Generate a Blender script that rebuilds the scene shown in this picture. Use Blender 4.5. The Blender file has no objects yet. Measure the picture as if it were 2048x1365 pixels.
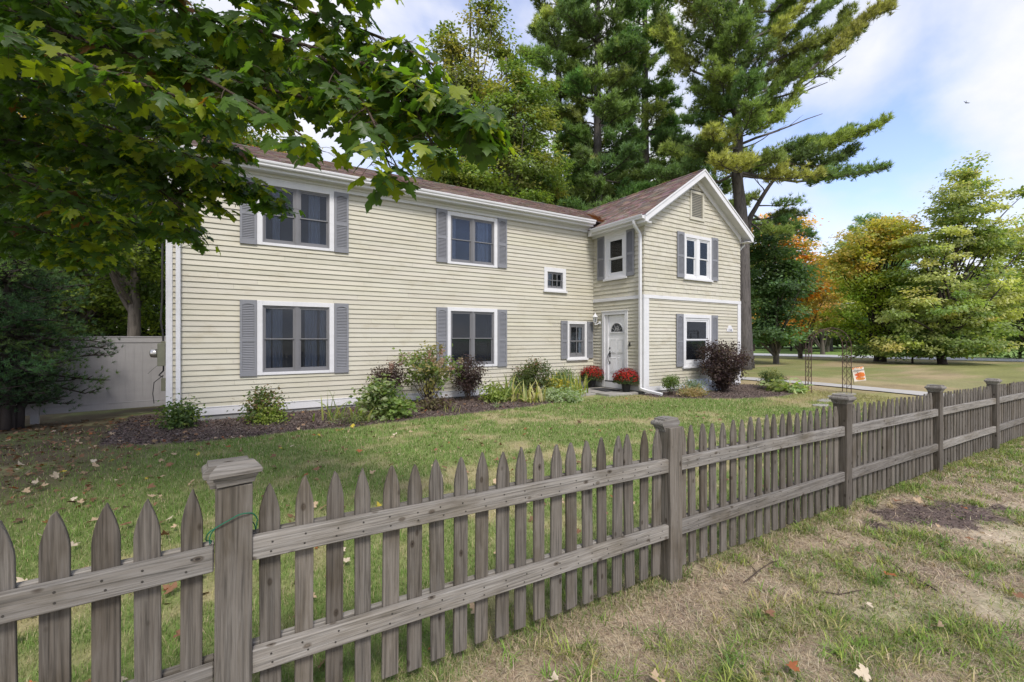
import bpy, math, random
import numpy as np
from mathutils import Vector, Matrix

random.seed(11)
rng = np.random.default_rng(11)
SC = bpy.context.scene
COL = SC.collection
R = math.radians
PI = math.pi

# ------------------------------------------------------------------ survey of the site
# World: x along the house front, y away from the street, z up, metres. The camera stands at the origin, 1.6 m up.
F, CX, CY, HC = 910.0, 1024.0, 677.0, 1.6
TH = math.atan2(1461, 910)
CT, ST = math.cos(TH), math.sin(TH)


def at(px, py, d):
    """site point sighted at (px, py) at a distance of d metres"""
    r = (px - CX) / F * d
    return Vector((ST * r + CT * d, -CT * r + ST * d, HC - (py - CY) * d / F))


def gnd(px, d):
    p = at(px, CY, d)
    return Vector((p.x, p.y, 0))


VR = Vector((ST, -CT, 0))   # sideways direction of the sighting
VF = Vector((CT, ST, 0))


# ------------------------------------------------------------------ noise
def _hash(ix, iy, seed):
    h = (ix.astype(np.int64) * 374761393 + iy.astype(np.int64) * 668265263 + seed * 974634777) & 0xFFFFFFFF
    h = ((h ^ (h >> 13)) * 1274126177) & 0xFFFFFFFF
    return ((h ^ (h >> 16)) & 0xFFFF) / 65535.0


def vnoise(x, y, seed=0):
    ix, iy = np.floor(x), np.floor(y)
    fx, fy = x - ix, y - iy
    fx = fx * fx * (3 - 2 * fx)
    fy = fy * fy * (3 - 2 * fy)
    a = _hash(ix, iy, seed)
    b = _hash(ix + 1, iy, seed)
    c = _hash(ix, iy + 1, seed)
    d = _hash(ix + 1, iy + 1, seed)
    return (a * (1 - fx) + b * fx) * (1 - fy) + (c * (1 - fx) + d * fx) * fy


def fbm(x, y, s=1.0, o=4, seed=0):
    x = np.asarray(x, float) * s
    y = np.asarray(y, float) * s
    v, a, t = 0, 1.0, 0
    for k in range(o):
        v = v + a * vnoise(x, y, seed + k * 17)
        t += a
        a *= 0.5
        x, y = x * 2.03 + 13.7, y * 2.03 + 7.3
    return v / t


def sstep(a, b, x):
    t = np.clip((x - a) / (b - a), 0, 1)
    return t * t * (3 - 2 * t)


def lerp(a, b, t):
    t = np.asarray(t)
    if t.ndim:
        t = t[..., None]
    return np.asarray(a) * (1 - t) + np.asarray(b) * t


# ------------------------------------------------------------------ mesh building
class MB:
    def __init__(s):
        s.v, s.f, s.c = [], [], []

    def add(s, vs, fs, col=None):
        n = len(s.v)
        s.v += [tuple(p) for p in vs]
        s.f += [tuple(i + n for i in f) for f in fs]
        if col is not None:
            s.c += [col] * len(vs)

    def box(s, x0, x1, y0, y1, z0, z1, col=None):
        s.add([(x0, y0, z0), (x1, y0, z0), (x1, y1, z0), (x0, y1, z0), (x0, y0, z1), (x1, y0, z1), (x1, y1, z1), (x0, y1, z1)],
              [(0, 3, 2, 1), (4, 5, 6, 7), (0, 1, 5, 4), (1, 2, 6, 5), (2, 3, 7, 6), (3, 0, 4, 7)], col)

    def slab(s, pts, off, col=None):
        """polygon pts (3-D, planar) thickened by vector off"""
        n = len(pts)
        o = Vector(off)
        vs = [Vector(p) for p in pts] + [Vector(p) + o for p in pts]
        fs = [tuple(range(n)), tuple(range(2 * n - 1, n - 1, -1))]
        fs += [(i, i + n, (i + 1) % n + n, (i + 1) % n) for i in range(n)]
        s.add(vs, fs, col)

    def tube(s, path, rad, n=8, cap=True, col=None, flat=1.0):
        path = [Vector(p) for p in path]
        if not hasattr(rad, '__len__'):
            rad = [rad] * len(path)
        vs, fs = [], []
        up = None
        for i, p in enumerate(path):
            t = (path[min(i + 1, len(path) - 1)] - path[max(i - 1, 0)])
            t = t.normalized() if t.length > 1e-9 else Vector((0, 0, 1))
            if up is None:
                up = Vector((0, 0, 1)) if abs(t.z) < 0.9 else Vector((1, 0, 0))
            a = t.cross(up)
            a = a.normalized() if a.length > 1e-6 else t.orthogonal().normalized()
            b = a.cross(t).normalized()
            up = b
            for k in range(n):
                w = 2 * PI * k / n + (PI / n if n == 4 else 0)
                vs.append(p + (a * math.cos(w) + b * math.sin(w) * flat) * rad[i])
        for i in range(len(path) - 1):
            for k in range(n):
                fs.append((i * n + k, i * n + (k + 1) % n, (i + 1) * n + (k + 1) % n, (i + 1) * n + k))
        if cap:
            fs.append(tuple(range(n - 1, -1, -1)))
            m = (len(path) - 1) * n
            fs.append(tuple(range(m, m + n)))
        s.add(vs, fs, col)

    def lathe(s, prof, n=20, c=(0, 0, 0), col=None):
        vs, fs = [], []
        for r, z in prof:
            for k in range(n):
                w = 2 * PI * k / n
                vs.append((c[0] + r * math.cos(w), c[1] + r * math.sin(w), c[2] + z))
        for i in range(len(prof) - 1):
            for k in range(n):
                fs.append((i * n + k, i * n + (k + 1) % n, (i + 1) * n + (k + 1) % n, (i + 1) * n + k))
        fs.append(tuple(range(n - 1, -1, -1)))
        m = (len(prof) - 1) * n
        fs.append(tuple(range(m, m + n)))
        s.add(vs, fs, col)

    def mesh(s, name, smooth=False, bevel=0.0):
        me = bpy.data.meshes.new(name)
        me.from_pydata(s.v, [], s.f)
        if s.c:
            at_ = me.attributes.new('Col', 'FLOAT_COLOR', 'POINT')
            a = np.ones((len(s.v), 4), np.float32)
            a[:, :3] = np.array(s.c, np.float32)[:, :3]
            at_.data.foreach_set('color', a.ravel())
        if bevel:
            import bmesh
            bm = bmesh.new()
            bm.from_mesh(me)
            bmesh.ops.remove_doubles(bm, verts=bm.verts, dist=1e-5)
            bmesh.ops.recalc_face_normals(bm, faces=bm.faces)
            es = [e for e in bm.edges if len(e.link_faces) == 2 and e.calc_face_angle(0) > 0.5]
            bmesh.ops.bevel(bm, geom=es, offset=bevel, segments=1, affect='EDGES', clamp_overlap=True)
            bm.to_mesh(me)
            bm.free()
        if smooth:
            me.polygons.foreach_set('use_smooth', [True] * len(me.polygons))
        me.update()
        return me


def np_mesh(name, V, faces_n, k, C=None, smooth=False):
    """V (n*?,3) vertices, faces_n (m,k) vertex ids, C (nv,3) colours"""
    me = bpy.data.meshes.new(name)
    V = np.ascontiguousarray(V, np.float32)
    Fc = np.ascontiguousarray(faces_n, np.int32)
    m = len(Fc)
    me.vertices.add(len(V))
    me.vertices.foreach_set('co', V.ravel())
    me.loops.add(m * k)
    me.loops.foreach_set('vertex_index', Fc.ravel())
    me.polygons.add(m)
    me.polygons.foreach_set('loop_start', np.arange(0, m * k, k, dtype=np.int32))
    if smooth:
        me.polygons.foreach_set('use_smooth', np.ones(m, dtype=bool))
    if C is not None:
        at_ = me.attributes.new('Col', 'FLOAT_COLOR', 'POINT')
        a = np.ones((len(V), 4), np.float32)
        a[:, :3] = C
        at_.data.foreach_set('color', a.ravel())
    me.update(calc_edges=True)
    return me


def obj(name, mesh, mat=None, parent=None, loc=(0, 0, 0), rot=(0, 0, 0), smooth=False, bevel=0.0):
    if isinstance(mesh, MB):
        mesh = mesh.mesh(name, smooth, bevel)
    o = bpy.data.objects.new(name, mesh)
    COL.objects.link(o)
    if mat is not None and not mesh.materials:
        mesh.materials.append(mat)
    o.parent = parent
    o.location = loc
    o.rotation_euler = rot
    return o


def tag(o, label=None, cat=None, group=None, kind=None):
    if label:
        o['label'] = label
    if cat:
        o['category'] = cat
    if group:
        o['group'] = group
    if kind:
        o['kind'] = kind
    return o


def thing(name, label, cat, loc=(0, 0, 0), rotz=0, group=None):
    o = bpy.data.objects.new(name, None)
    COL.objects.link(o)
    o.location = loc
    o.rotation_euler = (0, 0, rotz)
    o.empty_display_size = 0.2
    return tag(o, label, cat, group)


def copy_tree(o, parent=None):
    c = o.copy()
    COL.objects.link(c)
    c.parent = parent
    for ch in list(o.children):
        copy_tree(ch, c)
    return c


# ------------------------------------------------------------------ materials
def _nt(name):
    m = bpy.data.materials.new(name)
    m.use_nodes = True
    nt = m.node_tree
    b = nt.nodes['Principled BSDF']
    return m, nt, b


def N(nt, typ, **kw):
    n = nt.nodes.new(typ)
    for k, v in kw.items():
        if k in n.inputs:
            n.inputs[k].default_value = v
        else:
            setattr(n, k, v)
    return n


def ramp(nt, src, stops):
    r = N(nt, 'ShaderNodeValToRGB')
    el = r.color_ramp.elements
    while len(el) < len(stops):
        el.new(0.5)
    for e, (p, c) in zip(el, stops):
        e.position = p
        e.color = (c[0], c[1], c[2], 1) if hasattr(c, '__len__') else (c, c, c, 1)
    nt.links.new(src, r.inputs['Fac'])
    return r.outputs['Color']


def mul(nt, a, b, fac=1.0, mode='MULTIPLY'):
    m = N(nt, 'ShaderNodeMix', data_type='RGBA', blend_type=mode)
    m.inputs[0].default_value = fac
    for i, s in ((6, a), (7, b)):
        if isinstance(s, bpy.types.NodeSocket):
            nt.links.new(s, m.inputs[i])
        else:
            m.inputs[i].default_value = (*s, 1)
    return m.outputs[2]


def coords(nt, scale=(1, 1, 1), kind='Object', rnd=False):
    tc = N(nt, 'ShaderNodeTexCoord')
    mp = N(nt, 'ShaderNodeMapping')
    mp.inputs['Scale'].default_value = scale
    src = tc.outputs[kind]
    if rnd:
        oi = N(nt, 'ShaderNodeObjectInfo')
        va = N(nt, 'ShaderNodeVectorMath', operation='SCALE')
        va.inputs[0].default_value = (13.1, 7.7, 29.3)
        nt.links.new(oi.outputs['Random'], va.inputs['Scale'])
        ad = N(nt, 'ShaderNodeVectorMath', operation='ADD')
        nt.links.new(src, ad.inputs[0])
        nt.links.new(va.outputs[0], ad.inputs[1])
        src = ad.outputs[0]
    nt.links.new(src, mp.inputs['Vector'])
    return mp.outputs['Vector']


def noise(nt, vec, scale, detail=4, rough=0.55, dist=0.0):
    n = N(nt, 'ShaderNodeTexNoise', Scale=scale, Detail=detail, Roughness=rough, Distortion=dist)
    nt.links.new(vec, n.inputs['Vector'])
    return n.outputs['Fac']


def bump(nt, b, h, strength=0.3, dist=0.01):
    n = N(nt, 'ShaderNodeBump', Strength=strength, Distance=dist)
    nt.links.new(h, n.inputs['Height'])
    nt.links.new(n.outputs['Normal'], b.inputs['Normal'])


def plain(name, col, rough=0.6, var=0.12, scale=6, metal=0.0, bmp=0.0, spec=0.4):
    m, nt, b = _nt(name)
    v = coords(nt)
    f = noise(nt, v, scale)
    c = ramp(nt, f, [(0.25, [x * (1 - var) for x in col]), (0.75, [min(1, x * (1 + var)) for x in col])])
    nt.links.new(c, b.inputs['Base Color'])
    b.inputs['Roughness'].default_value = rough
    b.inputs['Metallic'].default_value = metal
    b.inputs['Specular IOR Level'].default_value = spec
    if bmp:
        bump(nt, b, noise(nt, v, scale * 8), bmp, 0.004)
    return m


def painted(name, col, rough=0.55):
    """exterior paint: soft blotches, faint streaks, a little grime"""
    m, nt, b = _nt(name)
    v = coords(nt)
    f1 = noise(nt, coords(nt, (0.8, 0.8, 2.5)), 2.2, 5, 0.6)
    f2 = noise(nt, coords(nt, (18, 18, 1.2)), 3.0, 3)
    c = ramp(nt, f1, [(0.3, [x * 0.93 for x in col]), (0.55, col), (0.8, [min(1, x * 1.03) for x in col])])
    c = mul(nt, c, ramp(nt, f2, [(0.3, 0.95), (0.6, 1.0)]))
    nt.links.new(c, b.inputs['Base Color'])
    b.inputs['Roughness'].default_value = rough
    b.inputs['Specular IOR Level'].default_value = 0.3
    bump(nt, b, noise(nt, v, 60), 0.05, 0.002)
    return m


def siding_mat(name, col):
    m, nt, b = _nt(name)
    at_ = N(nt, 'ShaderNodeAttribute', attribute_name='Col')
    f1 = noise(nt, coords(nt, (0.55, 0.55, 1.3)), 1.1, 5, 0.62)
    f2 = noise(nt, coords(nt, (2, 2, 20)), 1.6, 4, 0.6)
    f3 = noise(nt, coords(nt, (1.0, 1.0, 2.0)), 1.7, 6, 0.68)
    c = ramp(nt, f1, [(0.3, (col[0] * 0.92, col[1] * 0.91, col[2] * 0.88)), (0.5, col), (0.75, (col[0] * 1.04, col[1] * 1.04, col[2] * 1.06))])
    c = mul(nt, c, ramp(nt, f2, [(0.3, 0.965), (0.6, 1.0)]))
    st = ramp(nt, f3, [(0.31, (0.74, 0.69, 0.60)), (0.46, (1, 1, 1))])   # weathered stains in the paint
    c = mul(nt, c, st, 0.5)
    c = mul(nt, c, at_.outputs['Color'])
    nt.links.new(c, b.inputs['Base Color'])
    b.inputs['Roughness'].default_value = 0.6
    b.inputs['Specular IOR Level'].default_value = 0.25
    bump(nt, b, f2, 0.12, 0.003)
    return m


def wood_mat(name, along, tint=(1, 1, 1)):
    """weathered grey cedar, grain along local axis 'x' or 'z'"""
    m, nt, b = _nt(name)
    s1 = (2.2, 34, 34) if along == 'x' else (34, 34, 2.2)
    s2 = (3.0, 110, 110) if along == 'x' else (110, 110, 3.0)
    s3 = (7, 12, 12) if along == 'x' else (12, 12, 7)
    sb = (1.5, 3, 3) if along == 'x' else (3, 3, 1.5)
    v1 = coords(nt, s1, rnd=True)
    g1 = noise(nt, v1, 1.6, 6, 0.65, 1.2)
    g2 = noise(nt, coords(nt, s2, rnd=True), 1.0, 4, 0.6, 0.4)
    blot = noise(nt, coords(nt, sb, rnd=True), 1.3, 4, 0.6)
    c = ramp(nt, g1, [(0.18, (0.075, 0.066, 0.058)), (0.42, (0.132, 0.119, 0.106)), (0.62, (0.158, 0.146, 0.134)), (0.88, (0.20, 0.19, 0.178))])
    c = mul(nt, c, ramp(nt, g2, [(0.3, 0.45), (0.52, 1.0), (0.8, 1.3)]))
    c = mul(nt, c, ramp(nt, blot, [(0.3, (0.62, 0.58, 0.50)), (0.5, (1, 1, 1)), (0.8, (1.14, 1.16, 1.18))]))
    # knots
    vo = N(nt, 'ShaderNodeTexVoronoi', Scale=1.0)
    nt.links.new(coords(nt, s3, rnd=True), vo.inputs['Vector'])
    kn = ramp(nt, vo.outputs['Distance'], [(0.05, (0.10, 0.08, 0.07)), (0.075, (0.55, 0.5, 0.45)), (0.10, (0.4, 0.36, 0.32)), (0.16, (1, 1, 1))])
    c = mul(nt, c, kn, 0.9)
    oi = N(nt, 'ShaderNodeObjectInfo')
    c = mul(nt, c, ramp(nt, oi.outputs['Random'], [(0.0, (0.74, 0.72, 0.70)), (0.5, (0.95, 0.95, 0.95)), (1.0, (1.12, 1.1, 1.07))]))
    c = mul(nt, c, tint)
    nt.links.new(c, b.inputs['Base Color'])
    b.inputs['Roughness'].default_value = 0.85
    b.inputs['Specular IOR Level'].default_value = 0.2
    hs = N(nt, 'ShaderNodeMath', operation='ADD')
    nt.links.new(g1, hs.inputs[0])
    nt.links.new(g2, hs.inputs[1])
    bump(nt, b, hs.outputs[0], 0.5, 0.004)
    return m


def foliage_mat(name, trans=0.35, rough=0.5, spec=0.3, tcol=(1.5, 1.6, 0.6)):
    m, nt, b = _nt(name)
    at_ = N(nt, 'ShaderNodeAttribute', attribute_name='Col')
    nt.links.new(at_.outputs['Color'], b.inputs['Base Color'])
    b.inputs['Roughness'].default_value = rough
    b.inputs['Specular IOR Level'].default_value = spec
    tr = N(nt, 'ShaderNodeBsdfTranslucent')
    nt.links.new(mul(nt, at_.outputs['Color'], tcol), tr.inputs['Color'])
    mx = N(nt, 'ShaderNodeMixShader')
    mx.inputs[0].default_value = trans
    nt.links.new(b.outputs[0], mx.inputs[1])
    nt.links.new(tr.outputs[0], mx.inputs[2])
    nt.links.new(mx.outputs[0], nt.nodes['Material Output'].inputs['Surface'])
    return m


def attr_mat(name, rough=0.9, spec=0.15, fine=60, amp=0.35, bmp=0.6, bdist=0.01):
    m, nt, b = _nt(name)
    at_ = N(nt, 'ShaderNodeAttribute', attribute_name='Col')
    v = coords(nt)
    f = noise(nt, v, fine, 5, 0.7)
    f2 = noise(nt, v, fine * 0.17, 4, 0.6)
    c = mul(nt, at_.outputs['Color'], ramp(nt, f, [(0.25, 1 - amp), (0.75, 1 + amp)]))
    c = mul(nt, c, ramp(nt, f2, [(0.25, 1 - amp * 0.5), (0.75, 1 + amp * 0.5)]))
    nt.links.new(c, b.inputs['Base Color'])
    b.inputs['Roughness'].default_value = rough
    b.inputs['Specular IOR Level'].default_value = spec
    if bmp:
        bump(nt, b, f, bmp, bdist)
    return m


def bark_mat(name, col, sc=1.0):
    m, nt, b = _nt(name)
    f = noise(nt, coords(nt, (9 * sc, 9 * sc, 1.6 * sc)), 1.4, 6, 0.65, 0.8)
    g = noise(nt, coords(nt), 0.9, 3)
    c = ramp(nt, f, [(0.3, [x * 0.45 for x in col]), (0.5, col), (0.75, [x * 1.35 for x in col])])
    c = mul(nt, c, ramp(nt, g, [(0.3, 0.8), (0.7, 1.1)]))
    nt.links.new(c, b.inputs['Base Color'])
    b.inputs['Roughness'].default_value = 0.9
    b.inputs['Specular IOR Level'].default_value = 0.1
    bump(nt, b, f, 0.8, 0.03)
    return m


def glass_mat(name, tint=(0.72, 0.76, 0.82), screen=0.26, scol=(0.042, 0.047, 0.060)):
    m, nt, b = _nt(name)
    nt.nodes.remove(b)
    tr = N(nt, 'ShaderNodeBsdfTransparent')
    tr.inputs['Color'].default_value = (*tint, 1)
    df = N(nt, 'ShaderNodeBsdfDiffuse')
    f = noise(nt, coords(nt), 3.0, 3)
    nt.links.new(ramp(nt, f, [(0.3, [x * 0.8 for x in scol]), (0.7, [x * 1.25 for x in scol])]), df.inputs['Color'])
    m1 = N(nt, 'ShaderNodeMixShader')
    m1.inputs[0].default_value = screen
    nt.links.new(tr.outputs[0], m1.inputs[1])
    nt.links.new(df.outputs[0], m1.inputs[2])
    gl = N(nt, 'ShaderNodeBsdfGlossy', Roughness=0.03)
    gl.inputs['Color'].default_value = (0.8, 0.85, 0.9, 1)
    bn = N(nt, 'ShaderNodeBump', Strength=0.06, Distance=0.01)
    nt.links.new(noise(nt, coords(nt), 2.2, 2), bn.inputs['Height'])
    nt.links.new(bn.outputs[0], gl.inputs['Normal'])
    fr = N(nt, 'ShaderNodeFresnel', IOR=1.45)
    m2 = N(nt, 'ShaderNodeMixShader')
    nt.links.new(fr.outputs[0], m2.inputs[0])
    nt.links.new(m1.outputs[0], m2.inputs[1])
    nt.links.new(gl.outputs[0], m2.inputs[2])
    nt.links.new(m2.outputs[0], nt.nodes['Material Output'].inputs['Surface'])
    return m


def shingle_mat(name):
    m, nt, b = _nt(name)
    at_ = N(nt, 'ShaderNodeAttribute', attribute_name='Col')
    v = coords(nt)
    g = noise(nt, v, 55, 3, 0.7)
    l = noise(nt, v, 0.9, 4, 0.6)
    c = mul(nt, at_.outputs['Color'], ramp(nt, g, [(0.3, 0.75), (0.7, 1.2)]))
    c = mul(nt, c, ramp(nt, l, [(0.3, 0.85), (0.7, 1.12)]))
    nt.links.new(c, b.inputs['Base Color'])
    b.inputs['Roughness'].default_value = 0.95
    b.inputs['Specular IOR Level'].default_value = 0.1
    bump(nt, b, g, 0.4, 0.004)
    return m


M = {}
M['siding'] = siding_mat('cream_siding', (0.515, 0.493, 0.412))
M['white'] = painted('white_trim', (0.66, 0.66, 0.675))
M['shutter'] = painted('grey_shutter', (0.215, 0.22, 0.24))
M['sash'] = painted('grey_sash', (0.175, 0.175, 0.185))
M['whitesash'] = painted('white_sash', (0.68, 0.685, 0.70))
M['shingle'] = shingle_mat('asphalt_shingle')
M['found'] = plain('concrete_foundation', (0.30, 0.30, 0.29), 0.9, 0.15, 8, bmp=0.3)
M['stone'] = plain('flagstone', (0.29, 0.275, 0.25), 0.9, 0.2, 5, bmp=0.4)
M['door'] = painted('door_paint', (0.82, 0.82, 0.83))
M['nail'] = plain('nail_head', (0.06, 0.055, 0.05), 0.5, 0.2, 20, metal=0.4)
M['conc'] = plain('concrete_walk', (0.40, 0.385, 0.36), 0.9, 0.1, 2.5, bmp=0.2)
M['road'] = plain('road_asphalt', (0.40, 0.40, 0.40), 0.9, 0.12, 1.2, bmp=0.2)
M['glass'] = glass_mat('screened_glass')
M['clear'] = glass_mat('clear_glass', (0.85, 0.88, 0.9), 0.02)
M['curtain'] = plain('grey_curtain', (0.80, 0.83, 0.88), 0.9, 0.1, 4)
M['blind'] = plain('dark_blind', (0.16, 0.16, 0.17), 0.8, 0.1, 4)
M['inside'] = plain('interior_paint', (0.19, 0.195, 0.21), 0.9, 0.1, 2)
M['dark'] = plain('black_metal', (0.02, 0.02, 0.022), 0.45, 0.1, 8)
M['mat'] = plain('rubber_mat', (0.035, 0.035, 0.038), 0.9, 0.3, 40, bmp=0.5)
M['pot'] = plain('black_plastic', (0.018, 0.018, 0.02), 0.5, 0.1, 10)
M['rust'] = plain('rusty_iron', (0.075, 0.045, 0.035), 0.8, 0.4, 20)
M['vinyl'] = painted('shaded_white_vinyl', (0.35, 0.34, 0.345))  # white vinyl; the shade lying on it is put into this grey
M['metergrey'] = plain('meter_box_paint', (0.17, 0.17, 0.12), 0.6, 0.15, 10)
M['steel'] = plain('bright_steel', (0.6, 0.58, 0.55), 0.3, 0.1, 10, metal=0.9)
M['cable'] = plain('cable_rubber', (0.03, 0.03, 0.03), 0.6, 0.2, 10)
M['wire'] = plain('overhead_wire', (0.35, 0.35, 0.36), 0.6, 0.1, 10)
M['tie'] = plain('green_plastic_wire', (0.012, 0.12, 0.07), 0.4, 0.1, 10)
M['wellcover'] = plain('pale_blue_plastic', (0.62, 0.68, 0.78), 0.35, 0.15, 6)
M['woodz'] = wood_mat('weathered_wood_upright', 'z', (1.03, 1.01, 0.96))
M['woodx'] = wood_mat('weathered_wood_rail', 'x', (1.53, 1.57, 1.58))
M['leaf'] = foliage_mat('leaf', 0.45, 0.5, 0.3)
M['maple'] = foliage_mat('maple_leaf', 0.50, 0.42, 0.35, (2.0, 2.25, 0.5))
M['needle'] = foliage_mat('needle', 0.36, 0.6, 0.2)
M['grass'] = foliage_mat('grass_blade', 0.25, 0.6, 0.2, (1.2, 1.2, 0.7))
M['petal'] = foliage_mat('petal', 0.2, 0.6, 0.2, (1.2, 1, 1))
M['dryleaf'] = foliage_mat('fallen_leaf', 0.15, 0.7, 0.2, (1.1, 1, 0.8))
M['soil'] = attr_mat('soil_and_thatch')
M['chip'] = attr_mat('bark_mulch', fine=90, amp=0.4, bmp=0.3)
M['flag'] = attr_mat('printed_cloth', 0.8, 0.1, 30, 0.06, 0.0)
M['bark'] = bark_mat('grey_bark', (0.13, 0.115, 0.10))
M['pinebark'] = bark_mat('pine_bark', (0.115, 0.105, 0.10))
M['darkbark'] = bark_mat('dark_bark', (0.06, 0.05, 0.045))
M['twig'] = bark_mat('twig_bark', (0.10, 0.075, 0.06), 3)

# ------------------------------------------------------------------ the house
H = Vector((5.0, 12.5, 0.0))
house = thing('house', 'two storey cream clapboard house with white trim, grey shutters and a gabled wing', 'house', H)
NH = -H
XL, XI, XR = -1.04, 10.156, 14.89      # left corner, inner corner, right corner
YF, YG, YB = 11.25, 9.114, 18.0        # main front, wing front, back


def cut(a, b, outs):
    seg = [(a, b)]
    for o0, o1 in outs:
        new = []
        for s0, s1 in seg:
            if o1 <= s0 or o0 >= s1:
                new.append((s0, s1))
            else:
                if o0 > s0:
                    new.append((s0, o0))
                if o1 < s1:
                    new.append((o1, s1))
        seg = new
    return [s for s in seg if s[1] - s[0] > 0.004]


def siding(mb, u0, u1, z0, z1, e, outs, lim=None, pieces=(2.2, 4.2), butt=0.018, tone=0.05, ragged=0.0, seed=1):
    """courses in local axes: u = viewer's right, y<0 outward. outs: (u0,u1,z0,z1)"""
    rr = random.Random(seed)
    n = int(math.ceil((z1 - z0) / e))
    for i in range(n):
        zb, zt = z0 + i * e, min(z0 + (i + 1) * e, z1)
        zm = (zb + zt) / 2
        o = [(a, b) for a, b, c, d in outs if c <= zm <= d]
        # cut the course into boards
        cuts, p = [], u0 + rr.uniform(0, pieces[1])
        while p < u1:
            cuts.append((p - 0.0014, p + 0.0014))
            p += rr.uniform(*pieces)
        lb = lim(zb) if lim else (u0, u1)
        lt = lim(zt) if lim else (u0, u1)
        bas = lb if lb[1] - lb[0] >= lt[1] - lt[0] else lt
        if bas[1] <= bas[0]:
            continue
        row = rr.uniform(1 - tone * 0.4, 1 + tone * 0.3)
        for a, b in cut(bas[0], bas[1], o + cuts):
            t = row * rr.uniform(1 - tone, 1 + tone * 0.6)
            col = (t, t * rr.uniform(0.985, 1.0), t * rr.uniform(0.96, 1.0))
            at_, bt = max(a, lt[0]), min(b, lt[1])
            if bt < at_:
                at_ = bt = (at_ + bt) / 2
            zz = zb + rr.uniform(-ragged, ragged) + rr.uniform(-0.0022, 0.0022)
            bb = butt * rr.uniform(0.85, 1.15)
            mb.add([(a, -bb, zz), (b, -bb, zz), (bt, 0.005, zt + 0.004), (at_, 0.005, zt + 0.004), (a, 0.01, zz), (b, 0.01, zz)],
                   [(0, 1, 2, 3), (4, 5, 1, 0)], col)
            mb.add([(a, -bb, zz), (a, 0.01, zz), (at_, 0.005, zt)], [(0, 1, 2)], col)
            mb.add([(b, -bb, zz), (bt, 0.005, zt), (b, 0.01, zz)], [(0, 1, 2)], col)


# ---- windows, all in local axes: x to the viewer's right, y inward, z up
def frame_mb(w, h, side, top, bot, y0, y1):
    m = MB()
    m.box(0, side, y0, y1, 0, h)
    m.box(w - side, w, y0, y1, 0, h)
    m.box(side, w - side, y0 + 0.002, y1, h - top, h)
    m.box(side, w - side, y0 + 0.002, y1, 0, bot)
    return m


def shift(mb, dx, dy, dz):
    mb.v = [(x + dx, y + dy, z + dz) for x, y, z in mb.v]
    return mb


def curtain_mesh(x0, x1, z0, z1, y, amp=0.018, pitch=0.075):
    m = MB()
    n = max(6, int((x1 - x0) / 0.012))
    vs, fs = [], []
    ph = random.uniform(0, 6)
    for i in range(n + 1):
        x = x0 + (x1 - x0) * i / n
        yy = y + amp * math.sin(2 * PI * (x / pitch) + ph) + amp * 0.5 * math.sin(2 * PI * x / (pitch * 2.7))
        vs += [(x, yy, z0), (x, yy * 0.6 + y * 0.4, z1)]
    for i in range(n):
        fs.append((2 * i, 2 * i + 2, 2 * i + 3, 2 * i + 1))
    m.add(vs, fs)
    return m


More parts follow.
